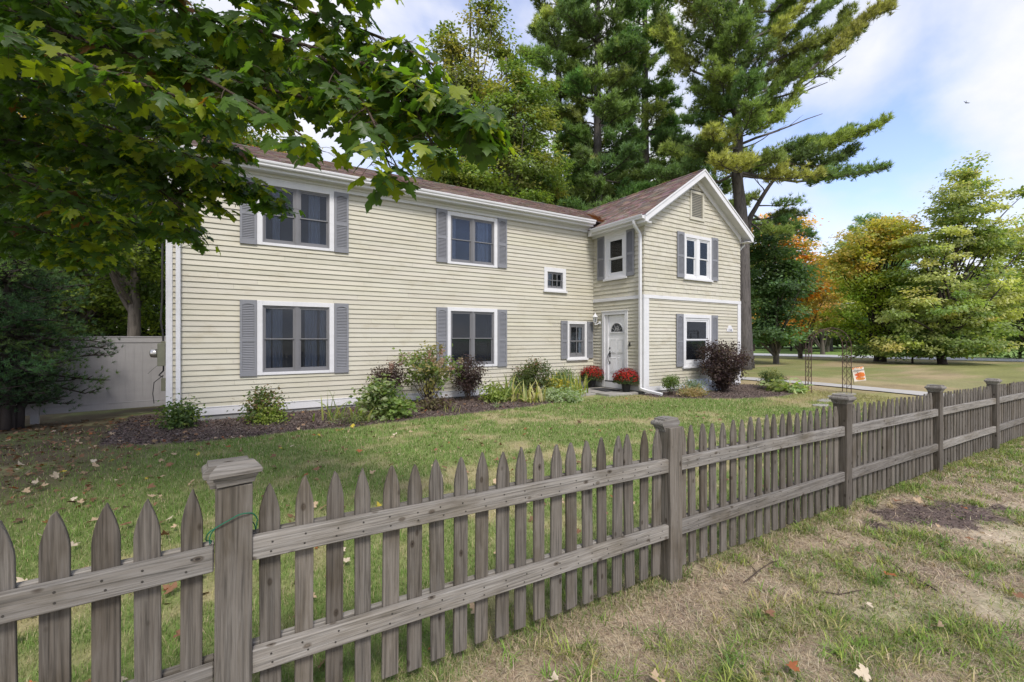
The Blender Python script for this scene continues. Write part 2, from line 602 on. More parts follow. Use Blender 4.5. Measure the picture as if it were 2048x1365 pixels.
def window(loc, rotz, w, h, casing, units, sash, rail=0.5, sillout=0.0, head=0.0, mull=0.045, curtains=(), grid=None, glass='glass', inset=0.055, blind=None):
    """casing=(side, top, bottom). One part of the house; sashes, panes, curtains are its sub-parts."""
    cs, ct, cb = casing
    m = frame_mb(w, h, cs, ct, cb, -0.038, 0.03)
    if sillout:
        m.box(-0.035, w + 0.035, -0.075, 0.0, -0.03, 0.028)
    if head:
        m.box(-0.015, w + 0.015, -0.052, 0.0, h - 0.004, h + head)
    # reveal
    m.box(cs - 0.012, cs, 0.031, 0.12, 0.02, h - 0.02)
    m.box(w - cs, w - cs + 0.012, 0.031, 0.12, 0.02, h - 0.02)
    win = obj('window', m, M['white'], house, Vector(loc) + NH, (0, 0, rotz), bevel=0.003)
    iw = w - 2 * cs
    uw = (iw - mull * (units - 1)) / units
    ih = h - ct - cb
    for k in range(units):
        x0 = cs + k * (uw + mull)
        s = MB()
        t = inset
        z0, z1 = cb, cb + ih
        zr = z0 + ih * rail
        # outer frame, upper sash and lower sash
        s.box(x0, x0 + t * 0.55, -0.012, 0.06, z0, z1)
        s.box(x0 + uw - t * 0.55, x0 + uw, -0.012, 0.06, z0, z1)
        s.box(x0 + t * 0.55, x0 + uw - t * 0.55, -0.010, 0.06, z1 - t * 0.6, z1)
        s.box(x0 + t * 0.55, x0 + uw - t * 0.55, -0.014, 0.06, z0, z0 + t * 0.75)
        a, b = x0 + t * 0.55, x0 + uw - t * 0.55
        st = t * 0.55
        for (q0, q1, yy) in ((zr - 0.012, z1 - t * 0.6, 0.004), (z0 + t * 0.75, zr + 0.012, 0.026)):
            s.box(a, a + st, yy, yy + 0.02, q0, q1)
            s.box(b - st, b, yy, yy + 0.02, q0, q1)
            lo = yy > 0.02
            s.box(a + st, b - st, yy + 0.001, yy + 0.02, q1 - st * (0.8 if lo else 1.0), q1)
            s.box(a + st, b - st, yy + 0.001, yy + 0.02, q0, q0 + st * (1.5 if lo else 0.8))
        if units > 1 and k < units - 1:
            s.box(x0 + uw, x0 + uw + mull, -0.026, 0.06, z0, z1)
        if grid:
            gx, gz = grid
            for (q0, q1) in ((zr, z1 - t), (z0 + t, zr)) if gz > 0 else ((z0 + t, z1 - t),):
                for i in range(1, gx):
                    xx = a + (b - a) * i / gx
                    s.box(xx - 0.011, xx + 0.011, 0.0, 0.03, q0, q1)
        obj('sash', s, M[sash], win)
        g = MB()
        g.box(a + st * 0.5, b - st * 0.5, 0.012, 0.016, zr, z1 - t * 0.5)
        g.box(a + st * 0.5, b - st * 0.5, 0.034, 0.038, z0 + t * 0.5, zr)
        obj('pane', g, M[glass], win)
        for (ck, f0, f1) in curtains:
            if ck == k:
                cm = curtain_mesh(x0 + uw * f0, x0 + uw * f1, z0 + 0.01, z1, 0.085)
                obj('curtain', cm, M['curtain'], win, smooth=True)
        if blind is not None and k == 0:
            bl = MB()
            z = z0 + ih * blind
            while z < z1:
                bl.box(a, b, 0.075, 0.09, z, z + 0.017)
                z += 0.03
            obj('blind', bl, M['blind'], win)
    return win


_shut = {}


def shutter(loc, rotz, w, h, key=None):
    k = (round(w, 2), round(h, 2))
    if k not in _shut:
        m = MB()
        st, y0, y1 = 0.045, -0.052, -0.018
        m.box(0, st, y0, y1, 0, h)
        m.box(w - st, w, y0, y1, 0, h)
        zm = h * 0.475
        for a, b in ((0, 0.11), (zm - 0.035, zm + 0.035), (h - 0.075, h)):
            m.box(st, w - st, y0 + 0.002, y1, a, b)
        # arched head of the louvre field
        n = 10
        pts = [(st, y0 + 0.002, h - 0.075), (w - st, y0 + 0.002, h - 0.075)]
        for i in range(n + 1):
            u = 1 - i / n
            pts.append((st + (w - 2 * st) * u, y0 + 0.002, h - 0.112 + 0.03 * math.sin(PI * u)))
        m.slab(pts, (0, 0.03, 0))
        m.box(st * 0.5, w - st * 0.5, y1 - 0.006, y1, 0.05, h - 0.05)
        for a, b in ((0.11, zm - 0.035), (zm + 0.035, h - 0.085)):
            z = a + 0.006
            while z < b - 0.01:
                m.add([(st, y0 + 0.006, z), (w - st, y0 + 0.006, z), (w - st, y1 - 0.006, z + 0.030), (st, y1 - 0.006, z + 0.030),
                       (st, y0 + 0.006, z + 0.007), (w - st, y0 + 0.006, z + 0.007), (w - st, y1 - 0.006, z + 0.037), (st, y1 - 0.006, z + 0.037)],
                      [(0, 1, 2, 3), (7, 6, 5, 4), (0, 4, 5, 1)])
                z += 0.036
        _shut[k] = m.mesh('shutter')
        _shut[k].materials.append(M['shutter'])
    return obj('shutter', _shut[k], None, house, Vector(loc) + NH, (0, 0, rotz))


Y0 = YF
CAS = (0.105, 0.10, 0.06)
RW = -PI / 2
# openings for the siding (inside the casings)
main_out, gab_out, wing_out = [], [], []


def facade_win(x0, x1, z0, z1, **kw):
    main_out.append((x0 + 0.03, x1 - 0.03, z0 + 0.02, z1 - 0.03))
    window((x0, YF, z0), 0, x1 - x0, z1 - z0, **kw)


facade_win(0.52, 2.095, 0.80, 2.415, casing=CAS, units=2, sash='sash', curtains=((0, 0.04, 0.26), (0, 0.3, 0.6), (1, 0.22, 0.62), (1, 0.7, 0.98)))
facade_win(0.52, 2.095, 3.625, 5.04, casing=CAS, units=2, sash='sash', curtains=((0, 0.0, 0.12), (0, 0.30, 0.52), (1, 0.35, 0.72)))
facade_win(4.95, 6.50, 0.805, 2.435, casing=CAS, units=2, sash='sash', curtains=((1, 0.93, 1.0),))
facade_win(4.95, 6.50, 3.60, 5.00, casing=CAS, units=2, sash='sash', curtains=((0, 0.0, 0.30), (1, 0.25, 0.62), (1, 0.66, 0.8)))
for x0, x1 in ((0.20, 0.515), (2.10, 2.415), (4.64, 4.945), (6.505, 6.81)):
    shutter((x0, YF, 0.79), 0, x1 - x0, 1.63)
    shutter((x0, YF, 3.615), 0, x1 - x0, 1.41)
# little landing window and the narrow hall window
facade_win(8.145, 8.985, 3.04, 3.77, casing=(0.12, 0.13, 0.10), units=1, sash='sash', rail=0.5, sillout=1, grid=(3, 1), inset=0.05, glass='clear')
facade_win(9.035, 9.845, 0.93, 2.14, casing=(0.085, 0.09, 0.075), units=1, sash='sash', rail=0.48, sillout=1, grid=(2, 1), inset=0.085, glass='clear', curtains=((0, 0.72, 0.95),))
shutter((8.785, YF, 0.955), 0, 0.25, 1.19)
shutter((9.85, YF, 0.955), 0, 0.25, 1.19)


def gable_win(x0, x1, z0, z1, **kw):
    gab_out.append((x0 + 0.03, x1 - 0.03, z0 + 0.02, z1 - 0.03))
    window((x0, YG, z0), 0, x1 - x0, z1 - z0, **kw)


gable_win(11.90, 13.265, 3.44, 4.83, casing=(0.095, 0.10, 0.06), units=2, sash='whitesash', sillout=1, mull=0.13, inset=0.068, glass='clear',
          curtains=((0, 0.0, 0.5), (0, 0.55, 1.0), (1, 0.0, 0.4), (1, 0.5, 1.0)))
gable_win(11.86, 13.255, 0.70, 2.345, casing=(0.10, 0.11, 0.07), units=1, sash='whitesash', sillout=1, rail=0.53, inset=0.10, glass='glass',
          curtains=((0, 0.10, 0.26), (0, 0.34, 0.48), (0, 0.52, 0.88)))
shutter((11.57, YG, 3.46), 0, 0.325, 1.40)
shutter((13.27, YG, 3.46), 0, 0.325, 1.40)
shutter((11.535, YG, 0.735), 0, 0.32, 1.61)
shutter((13.26, YG, 0.735), 0, 0.32, 1.61)

# side of the wing, facing the path: viewer's right is -y
wing_out.append((YF - 10.67, YF - 9.80, 3.44, 4.80))
window((XI, 10.70, 3.43), RW, 0.93, 1.42, casing=(0.10, 0.11, 0.06), units=1, sash='whitesash', sillout=1, rail=0.47, inset=0.10, glass='clear', blind=0.47, curtains=((0, 0.2, 0.45), (0, 0.55, 0.9)))
shutter((XI, 11.02, 3.455), RW, 0.31, 1.40)
shutter((XI, 9.765, 3.455), RW, 0.30, 1.40)

# ---- door
DY0, DY1, DZ0, DZ1 = 10.59, 9.874, 0.27, 2.32
wing_out.append((YF - 10.80, YF - 9.74, 0.0, 2.40))
dc = MB()
L = 10.814 - 9.722
dc.box(0, 0.11, -0.04, 0.05, 0.06, 2.43)
dc.box(L - 0.11, L, -0.04, 0.05, 0.06, 2.43)
dc.box(0.11, L - 0.11, -0.038, 0.05, 2.33, 2.43)
dc.box(-0.02, L + 0.02, -0.055, 0.0, 2.43, 2.455)
a, b = 10.814 - DY0, 10.814 - DY1
dc.box(0.11, a, 0.0, 0.09, 0.27, 2.33)
dc.box(b, L - 0.11, 0.0, 0.09, 0.27, 2.33)
dc.box(0.0, L, -0.035, 0.09, 0.06, 0.235)
obj('door_casing', dc, M['white'], house, Vector((XI, 10.814, 0)) + NH, (0, 0, RW), bevel=0.003)
W_, H_ = DY0 - DY1, DZ1 - DZ0
d = MB()
d.box(0, W_, 0.045, 0.085, 0, H_)


def moulding(mb, x0, x1, z0, z1, y, t=0.016, o=0.012):
    mb.box(x0, x1, y - o, y, z0, z0 + t)
    mb.box(x0, x1, y - o, y, z1 - t, z1)
    mb.box(x0, x0 + t, y - o, y, z0 + t, z1 - t)
    mb.box(x1 - t, x1, y - o, y, z0 + t, z1 - t)
    mb.box(x0 + 0.035, x1 - 0.035, y - o * 0.9, y, z0 + 0.035, z1 - 0.035)


for x0, x1 in ((0.09, W_ * 0.5 - 0.03), (W_ * 0.5 + 0.03, W_ - 0.09)):
    moulding(d, x0, x1, 0.25, 0.72, 0.045)
    moulding(d, x0, x1, 0.86, 1.30, 0.045)
door = obj('door', d, M['door'], house, Vector((XI, DY0, DZ0)) + NH, (0, 0, RW), bevel=0.003)
fl = MB()
pts = [(W_ / 2 + 0.255 * math.cos(t), 0.039, 1.53 + 0.265 * math.sin(t)) for t in np.linspace(0, PI, 19)]
fl.slab(pts, (0, 0.004, 0))
fan = obj('fanlight', fl, plain('leaded_glass', (0.045, 0.05, 0.055), 0.12, 0.3, 12, spec=0.6), door)
fr = MB()
arc = [(W_ / 2 + 0.265 * math.cos(t), 0.036, 1.53 + 0.275 * math.sin(t)) for t in np.linspace(0, PI, 19)]
fr.tube(arc, 0.014, 6)
fr.box(W_ / 2 - 0.30, W_ / 2 + 0.30, 0.02, 0.045, 1.485, 1.53)
obj('fanlight_frame', fr, M['white'], door)
ld = MB()
c0 = Vector((W_ / 2, 0.036, 1.53))
for t in (0.5, 1.05, PI - 1.05, PI - 0.5):
    ld.tube([c0 + Vector((0.10 * math.cos(t), 0, 0.10 * math.sin(t))), c0 + Vector((0.25 * math.cos(t), 0, 0.26 * math.sin(t)))], 0.004, 5)
for dx in (-0.035, 0.035):
    ld.tube([c0 + Vector((dx - 0.03, 0, 0.10)), c0 + Vector((dx, 0, 0.19)), c0 + Vector((dx + 0.03, 0, 0.10)), c0 + Vector((dx, 0, 0.02)), c0 + Vector((dx - 0.03, 0, 0.10))], 0.004, 5)
ld.tube([c0 + Vector((0.10 * math.cos(t), 0, 0.10 * math.sin(t))) for t in np.linspace(0, PI, 9)], 0.004, 5)
obj('leading', ld, plain('lead_came', (0.5, 0.5, 0.5), 0.4, 0.1, 8), door)
hd = MB()
hx = 0.055
hd.lathe([(0.0, 0), (0.032, 0), (0.032, 0.012), (0.02, 0.022), (0.0, 0.024)], 14)
hd.v = [(hx + x, 0.045 - z, 1.02 + y) for x, y, z in hd.v]
hd2 = MB()
hd2.box(hx - 0.026, hx + 0.026, 0.034, 0.046, 0.74, 0.92)
hd2.tube([(hx, 0.03, 0.87), (hx, -0.02, 0.84), (hx - 0.008, -0.035, 0.76), (hx, -0.03, 0.66), (hx, 0.0, 0.59), (hx, 0.04, 0.57)], [0.012, 0.013, 0.012, 0.011, 0.012, 0.013], 8)
hd2.box(hx - 0.022, hx + 0.022, 0.034, 0.046, 0.52, 0.60)
hd.add(hd2.v, hd2.f)
obj('door_handle', hd, M['dark'], door)
th = MB()
th.box(0.05, L - 0.05, -0.03, 0.10, 0.236, 0.268)
obj('threshold', th, M['dark'], house, Vector((XI, 10.814, 0)) + NH, (0, 0, RW))
bl = MB()
bl.box(0, 0.035, -0.05, -0.012, 0, 0.12)
bl.box(0.008, 0.027, -0.056, -0.05, 0.04, 0.07)
obj('doorbell', bl, M['dark'], house, Vector((XI, 9.66, 1.36)) + NH, (0, 0, RW), bevel=0.003)

# ---- walls
mb = MB()
siding(mb, XL + 0.09, XI, 0.165, 5.03, 0.1125, main_out, seed=3)
obj('siding_wall', shift(mb, 0, YF, 0), M['siding'], house, NH)
mb = MB()
siding(mb, 0, YB - YF, 0.165, 5.1, 0.1125, [], seed=4)
obj('siding_wall', mb, M['siding'], house, Vector((XL, YB, 0)) + NH, (0, 0, RW))
mb = MB()
siding(mb, 10.34, 14.72, 0.20, 2.765, 0.1010, gab_out, seed=5)
obj('siding_wall', shift(mb, 0, YG, 0), M['siding'], house, NH)
mb = MB()
siding(mb, 0, YF - YG - 0.09, 0.20, 2.765, 0.1010, wing_out, seed=6)
obj('siding_wall', mb, M['siding'], house, Vector((XI, YF, 0)) + NH, (0, 0, RW))
APX, APZ = 12.523, 6.46


def gl(z):
    if z <= 4.98:
        return (XI, XR)
    t = (z - 4.98) / (APZ - 4.98)
    return (XI + (APX - XI) * t, XR + (APX - XR) * t)


mb = MB()
gab2 = gab_out + [(12.20, 12.89, 5.33, 6.22)]
siding(mb, XI, XR, 2.865, APZ, 0.131, gab2, lim=gl, pieces=(0.09, 0.24), butt=0.018, tone=0.045, ragged=0.003, seed=7)
obj('shingle_wall', shift(mb, 0, YG, 0), M['siding'], house, NH)
mb = MB()
siding(mb, 0, YF - YG, 2.865, 4.86, 0.131, wing_out, pieces=(0.09, 0.24), butt=0.018, tone=0.045, ragged=0.003, seed=8)
obj('shingle_wall', mb, M['siding'], house, Vector((XI, YF, 0)) + NH, (0, 0, RW))
mb = MB()
siding(mb, 0, YB - YG, 0.2, 4.95, 0.1125, [], seed=9)
mb.v = [(-x, -y, z) for x, y, z in mb.v]
obj('siding_wall', mb, M['siding'], house, Vector((XR, YG, 0)) + NH, (0, 0, -PI / 2))

# inner shell: wall cores with the openings left out, floors and back walls
core = MB()


def corewall(u0, u1, z0, z1, outs, f):
    zs = sorted({z0, z1} | {z for o in outs for z in o[2:4] if z0 < z < z1})
    for za, zb in zip(zs[:-1], zs[1:]):
        zm = (za + zb) / 2
        for a, b in cut(u0, u1, [(o[0], o[1]) for o in outs if o[2] <= zm <= o[3]]):
            core.add([f(a, 0.012, za), f(b, 0.012, za), f(b, 0.012, zb), f(a, 0.012, zb), f(a, 0.11, za), f(b, 0.11, za), f(b, 0.11, zb), f(a, 0.11, zb)],
                     [(0, 1, 2, 3), (7, 6, 5, 4), (0, 4, 5, 1), (1, 5, 6, 2), (2, 6, 7, 3), (3, 7, 4, 0)])


corewall(XL + 0.02, XI, 0.03, 5.3, main_out, lambda u, y, z: (u, YF + y, z))
corewall(XI + 0.012, XR - 0.012, 0.03, 4.9, gab_out, lambda u, y, z: (u, YG + y, z))
corewall(0.0, YF - YG - 0.02, 0.03, 4.9, wing_out, lambda u, y, z: (XI + y, YF - u, z))
core.slab([(XI + 0.1, YG + 0.014, 4.9), (XR - 0.1, YG + 0.014, 4.9), (APX, YG + 0.014, APZ - 0.03)], (0, 0.08, 0))
core.box(XL + 0.012, XL + 0.1, YF + 0.12, YB, 0.03, 5.3)
core.box(XR - 0.1, XR - 0.012, YG + 0.12, YB, 0.03, 5.0)
core.box(XL + 0.1, XR - 0.1, YB - 0.1, YB, 0.03, 5.3)
core.box(XL + 0.11, XR - 0.11, YF + 0.12, YB - 0.12, 2.75, 2.95)
core.box(XI + 0.13, XR - 0.11, YG + 0.13, YF + 0.1, 2.75, 2.95)
core.box(XL + 0.11, XR - 0.11, YF + 2.6, YF + 2.7, 0.3, 5.2)
core.box(XL + 0.11, XR - 0.11, YF + 0.12, YB - 0.12, 0.2, 0.28)
core.box(XI + 0.13, XR - 0.11, YG + 0.13, YF + 0.1, 0.2, 0.28)
for x in (3.5, 7.6):
    core.box(x, x + 0.1, YF + 0.13, YF + 2.6, 0.3, 5.2)
obj('interior_wall', core, M['inside'], house, NH)

# foundation, base boards, corner boards, belt
m = MB()
m.box(XL + 0.03, XI + 0.05, YF + 0.004, YF + 0.25, -0.5, 0.06)
m.box(XI + 0.03, XR - 0.03, YG + 0.004, YG + 0.25, -0.5, 0.08)
m.box(XI + 0.004, XI + 0.2, YG + 0.3, YF, -0.5, 0.1)
m.box(XL + 0.03, XL + 0.2, YF + 0.25, YB, -0.5, 0.1)
m.box(XR - 0.2, XR - 0.03, YG + 0.25, YB, -0.5, 0.1)
obj('foundation', m, M['found'], house, NH)
m = MB()
m.box(XL + 0.10, XI - 0.03, YF - 0.03, YF, 0.02, 0.175)
m.box(XL + 0.10, XI - 0.03, YF - 0.04, YF, 0.175, 0.19)
obj('base_board', m, M['white'], house, NH, bevel=0.003)
m = MB()
m.box(XI, XR, YG - 0.028, YG, 0.06, 0.195)
m.box(XI - 0.028, XI, YG - 0.026, 9.70, 0.062, 0.193)
m.box(XI - 0.028, XI, 10.83, YF - 0.03, 0.062, 0.193)
obj('base_board', m, M['white'], house, NH, bevel=0.003)
for (x0, x1, y0, y1, z0, z1) in ((XL - 0.012, XL + 0.095, YF - 0.028, YF + 0.10, 0.0, 5.03), (XI - 0.03, XI + 0.185, YG - 0.03, YG + 0.11, 0.197, 2.758),
                                 (XR - 0.165, XR + 0.012, YG - 0.03, YG + 0.11, 0.197, 2.758)):
    m = MB()
    m.box(x0, x1, y0, y1, z0, z1)
    obj('corner_board', m, M['white'], house, NH, bevel=0.004)
m = MB()
m.box(XI - 0.034, XR + 0.014, YG - 0.034, YG + 0.02, 2.76, 2.862)
m.box(XI - 0.034, XI + 0.02, YG + 0.02, YF - 0.004, 2.76, 2.862)
obj('belt_board', m, M['white'], house, NH, bevel=0.004)

# ---- roofs: courses of shingle tabs
RC = [(0.190, 0.136, 0.116), (0.23, 0.172, 0.148), (0.16, 0.122, 0.108), (0.205, 0.147, 0.124), (0.25, 0.193, 0.168), (0.177, 0.128, 0.113)]


def roof_plane(mb, p00, p10, p01, p11, e=0.135, t=0.009, seed=1):
    """p00-p10 along the eave, p01-p11 along the ridge"""
    rr = random.Random(seed)
    p00, p10, p01, p11 = map(Vector, (p00, p10, p01, p11))
    up = ((p01 - p00) + (p11 - p10)) * 0.5
    n = (p10 - p00).cross(p01 - p00).normalized()
    if n.z < 0:
        n = -n
    rows = int(up.length / e)
    for i in range(rows):
        a, b = i / rows, (i + 1) / rows
        l0, r0 = p00.lerp(p01, a), p10.lerp(p11, a)
        l1, r1 = p00.lerp(p01, b), p10.lerp(p11, b)
        w = (r0 - l0).length
        u = -rr.uniform(0, 0.3)
        row = rr.uniform(0.93, 1.06)
        while u < w:
            v = u + rr.choice((0.11, 0.16, 0.22, 0.30))
            q0, q1 = max(0, u) / w, min(w, v) / w
            if q1 > q0:
                c = [x * row * rr.uniform(0.86, 1.16) for x in rr.choice(RC)]
                tt = t * rr.choice((0.8, 1.0, 1.7))
                A, B = l0.lerp(r0, q0), l0.lerp(r0, q1)
                C_, D_ = l1.lerp(r1, q1), l1.lerp(r1, q0)
                mb.add([A + n * tt, B + n * tt, C_ + n * 0.002, D_ + n * 0.002, A - n * 0.002, B - n * 0.002], [(0, 1, 2, 3), (4, 5, 1, 0)], c)
            u = v
    # deck and underside
    k = (0.12, 0.09, 0.085)
    mb.add([p00, p10, p11, p01, p00 - n * 0.02, p10 - n * 0.02, p11 - n * 0.02, p01 - n * 0.02],
           [(3, 2, 1, 0), (4, 5, 6, 7), (0, 1, 5, 4), (1, 2, 6, 5), (2, 3, 7, 6), (3, 0, 4, 7)], k)


MEY, MEZ, MRY, MRZ = 10.97, 5.355, 14.55, 6.905
mb = MB()
roof_plane(mb, (XL - 0.25, MEY, MEZ), (XR + 0.25, MEY, MEZ), (XL - 0.25, MRY, MRZ), (XR + 0.25, MRY, MRZ), seed=21)
roof_plane(mb, (XR + 0.25, 18.2, MEZ), (XL - 0.25, 18.2, MEZ), (XR + 0.25, MRY, MRZ), (XL - 0.25, MRY, MRZ), e=0.3, seed=22)
x = XL - 0.25
rr = random.Random(5)
while x < XR + 0.2:
    c = [v * rr.uniform(0.55, 0.95) for v in rr.choice(RC)]
    mb.slab([(x, MRY - 0.13, MRZ - 0.045), (x, MRY, MRZ + 0.022), (x, MRY + 0.13, MRZ - 0.045)], (0.21, 0, 0), c)
    x += 0.2
obj('roof', mb, M['shingle'], house, NH)
mb = MB()
WEX, WEZ, WRZ = 9.87, 5.07, 6.845
WY0, WY1 = 8.80, 14.35
WEXR = 2 * APX - WEX
roof_plane(mb, (WEX, WY1, WEZ), (WEX, WY0, WEZ), (APX, WY1, WRZ), (APX, WY0, WRZ), seed=23)
roof_plane(mb, (WEXR, WY0, WEZ), (WEXR, WY1, WEZ), (APX, WY0, WRZ), (APX, WY1, WRZ), seed=24)
y = WY0
while y < WY1 - 0.1:
    c = [v * rr.uniform(0.45, 0.85) for v in rr.choice(RC)]
    mb.slab([(APX - 0.12, y, WRZ - 0.058), (APX, y, WRZ + 0.022), (APX + 0.12, y, WRZ - 0.058)], (0, 0.21, 0), c)
    y += 0.2
obj('roof', mb, M['shingle'], house, NH)
# fallen pine needles caught in the valley
nd = []
for i in range(420):
    t = random.random() ** 1.4
    zz = MEZ + 0.02 + t * 0.9
    yv = MEY + (zz - MEZ) / ((MRZ - MEZ) / (MRY - MEY))
    xv = WEX + (zz - WEZ) / ((WRZ - WEZ) / (APX - WEX))
    nd.append((xv + random.gauss(-0.05, 0.07), yv + random.gauss(0, 0.05), zz))
mb = MB()
for p in nd:
    x, y, z = p
    s1 = MEZ + (y - MEY) * (MRZ - MEZ) / (MRY - MEY)
    s2 = WEZ + (x - WEX) * (WRZ - WEZ) / (APX - WEX)
    z = max(s1, s2) + 0.02
    a = random.uniform(0, PI)
    dx, dy = 0.06 * math.cos(a), 0.06 * math.sin(a)
    c = random.choice([(0.30, 0.13, 0.05), (0.22, 0.10, 0.04), (0.35, 0.18, 0.07)])
    mb.add([(x - dx, y - dy, z), (x + dx, y + dy, z + 0.01), (x + dx * 0.8 - dy * .25, y + dy * 0.8 + dx * .25, z + 0.012), (x - dx - dy * .25, y - dy + dx * .25, z + 0.004)], [(0, 1, 2, 3)], c)
tag(obj('fallen_needles', mb, M['dryleaf']), 'rusty pine needles caught in the roof valley beside the wing', 'needles', kind='stuff')


# ---- eaves: fascia, soffit, frieze, gutters
def gutter_profile(s):
    return [(0.0, 0.0), (0.085 * s, 0.0), (0.10 * s, 0.02), (0.10 * s, 0.045), (0.122 * s, 0.075), (0.128 * s, 0.105), (0.128 * s, 0.12), (0.115 * s, 0.12), (0.105 * s, 0.085), (0.0, 0.085)]


m = MB()
m.slab([(XL - 0.24, MEY - y, MEZ - 0.125 + z) for y, z in gutter_profile(1)], (10.93 + 0.24 - XL - 1.02, 0, 0))
obj('gutter', m, M['white'], house, NH)
m = MB()
m.slab([(WEX - y, WY0 + 0.03, WEZ - 0.125 + z) for y, z in gutter_profile(1)], (0, 10.93 - WY0, 0))
obj('gutter', m, M['white'], house, NH)
m = MB()
m.box(XL - 0.24, 9.90, MEY, MEY + 0.022, MEZ - 0.19, MEZ - 0.008)           # fascia
m.box(XL - 0.24, 9.90, MEY + 0.022, YF, MEZ - 0.185, MEZ - 0.165)           # soffit
m.box(XL - 0.02, XI, YF - 0.034, YF, 5.03, MEZ - 0.185)                     # frieze
m.box(XL - 0.02, XI, YF - 0.075, YF - 0.034, MEZ - 0.245, MEZ - 0.185)      # bed mould
obj('eave_trim', m, M['white'], house, NH, bevel=0.003)
m = MB()
m.box(WEX, WEX + 0.022, WY0 + 0.03, 11.2, WEZ - 0.19, WEZ - 0.008)
m.box(WEX + 0.022, XI, WY0 + 0.03, 11.2, WEZ - 0.185, WEZ - 0.165)
m.box(XI - 0.034, XI, YG - 0.0, YF, 4.835, WEZ - 0.185)
m.box(XI - 0.07, XI - 0.034, YG + 0.0, YF, WEZ - 0.235, WEZ - 0.185)
obj('eave_trim', m, M['white'], house, NH, bevel=0.003)
# rake boards
sl = (WRZ - WEZ) / (APX - WEX)
for sgn in (1, -1):
    m = MB()
    ex = APX - sgn * (APX - WEX)
    dn = 0.185
    m.slab([(ex, WY0, WEZ - 0.012), (APX, WY0, WRZ - 0.012), (APX, WY0, WRZ - dn - 0.04), (ex + sgn * 0.16, WY0, WEZ + 0.16 * sl - dn - 0.04), (ex + sgn * 0.10, WY0, WEZ - 0.20), (ex, WY0, WEZ - 0.20)], (0, 0.028, 0))
    m.slab([(ex, WY0 - 0.02, WEZ + 0.0), (APX, WY0 - 0.02, WRZ + 0.0), (APX, WY0 - 0.02, WRZ - 0.055), (ex, WY0 - 0.02, WEZ - 0.055)], (0, 0.019, 0))
    # soffit of the rake
    m.slab([(ex + sgn * 0.02, WY0 + 0.03, WEZ - 0.135), (APX, WY0 + 0.03, WRZ - 0.15), (APX, WY0 + 0.03, WRZ - 0.17), (ex + sgn * 0.02, WY0 + 0.03, WEZ - 0.155)], (0, YG - WY0 - 0.03, 0))
    # frieze board on the wall
    q = 0.165
    wx = APX - sgn * (APX - XI)
    wz = WEZ + (XI - WEX) * sl
    m.slab([(wx - sgn * 0.005, YG - 0.042, wz - 0.16), (APX, YG - 0.042, WRZ - 0.17), (APX, YG - 0.042, WRZ - 0.17 - q * 1.22), (wx + sgn * 0.12, YG - 0.042, wz + 0.12 * sl - 0.16 - q * 1.22), (wx - sgn * 0.005, YG - 0.042, wz - 0.20 - q * 1.4)], (0, 0.04, 0))
    # boxed return
    m.box(min(ex, wx), max(ex, wx), WY0 + 0.03, YG, WEZ - 0.215, WEZ - 0.19)
    obj('rake_board', m, M['white'], house, NH, bevel=0.003)

# gable vent
m = MB()
vx0, vx1, vz0, vz1 = 12.20, 12.89, 5.33, 6.22
m.box(vx0, vx0 + 0.075, YG - 0.035, YG + 0.05, vz0, vz1)
m.box(vx1 - 0.075, vx1, YG - 0.035, YG + 0.05, vz0, vz1)
m.box(vx0 + 0.075, vx1 - 0.075, YG - 0.033, YG + 0.05, vz1 - 0.07, vz1)
m.box(vx0 - 0.02, vx1 + 0.02, YG - 0.045, YG + 0.05, vz0 - 0.02, vz0 + 0.06)
z = vz0 + 0.075
while z < vz1 - 0.08:
    m.add([(vx0 + 0.075, YG - 0.025, z), (vx1 - 0.075, YG - 0.025, z), (vx1 - 0.075, YG + 0.03, z + 0.028), (vx0 + 0.075, YG + 0.03, z + 0.028),
           (vx0 + 0.075, YG - 0.025, z + 0.012), (vx1 - 0.075, YG - 0.025, z + 0.012), (vx1 - 0.075, YG + 0.03, z + 0.04), (vx0 + 0.075, YG + 0.03, z + 0.04)],
          [(0, 1, 2, 3), (7, 6, 5, 4), (0, 4, 5, 1)])
    z += 0.052
for i in range(len(m.v)):
    m.c.append((1, 1, 1))
vent = obj('gable_vent', m, M['siding'], house, NH)
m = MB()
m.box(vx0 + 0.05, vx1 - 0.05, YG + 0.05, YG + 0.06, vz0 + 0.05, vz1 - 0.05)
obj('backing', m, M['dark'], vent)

# downspouts
m = MB()
dx = XI - 0.08
dy = YG + 0.07
m.tube([(9.80, 9.16, WEZ - 0.12), (9.80, 9.16, WEZ - 0.20), (9.84, 9.16, WEZ - 0.27), (dx - 0.02, dy + 0.01, 4.62), (dx, dy, 4.52), (dx, dy, 0.22), (dx - 0.01, dy - 0.02, 0.15), (dx + 0.06, dy - 0.16, 0.10), (dx + 0.20, dy - 0.62, 0.03)], 0.052, 4)
obj('downspout', m, M['white'], house, NH, bevel=0.006)
m = MB()
m.tube([(-0.85, MEY - 0.05, MEZ - 0.1), (-0.85, MEY - 0.05, MEZ - 0.2), (-0.85, YF - 0.07, 4.92), (-0.85, YF - 0.07, 0.1), (-0.85, YF - 0.16, 0.03)], 0.055, 4)
obj('downspout', m, M['white'], house, NH, bevel=0.006)
m = MB()
m.tube([(WEXR - 0.02, WY0 + 0.35, WEZ - 0.12), (WEXR - 0.02, WY0 + 0.35, WEZ - 0.25), (XR + 0.06, YG + 0.1, 4.6), (XR + 0.06, YG + 0.1, 0.1)], 0.048, 4)
obj('downspout', m, M['white'], house, NH)
# plumbing vent on the roof
m = MB()
p = Vector((5.55, 14.9, 6.75))
m.lathe([(0.05, 0), (0.05, 0.22), (0.16, 0.22), (0.17, 0.26), (0.12, 0.33), (0.0, 0.36)], 14, p)
obj('roof_vent', m, M['dark'], house, NH)

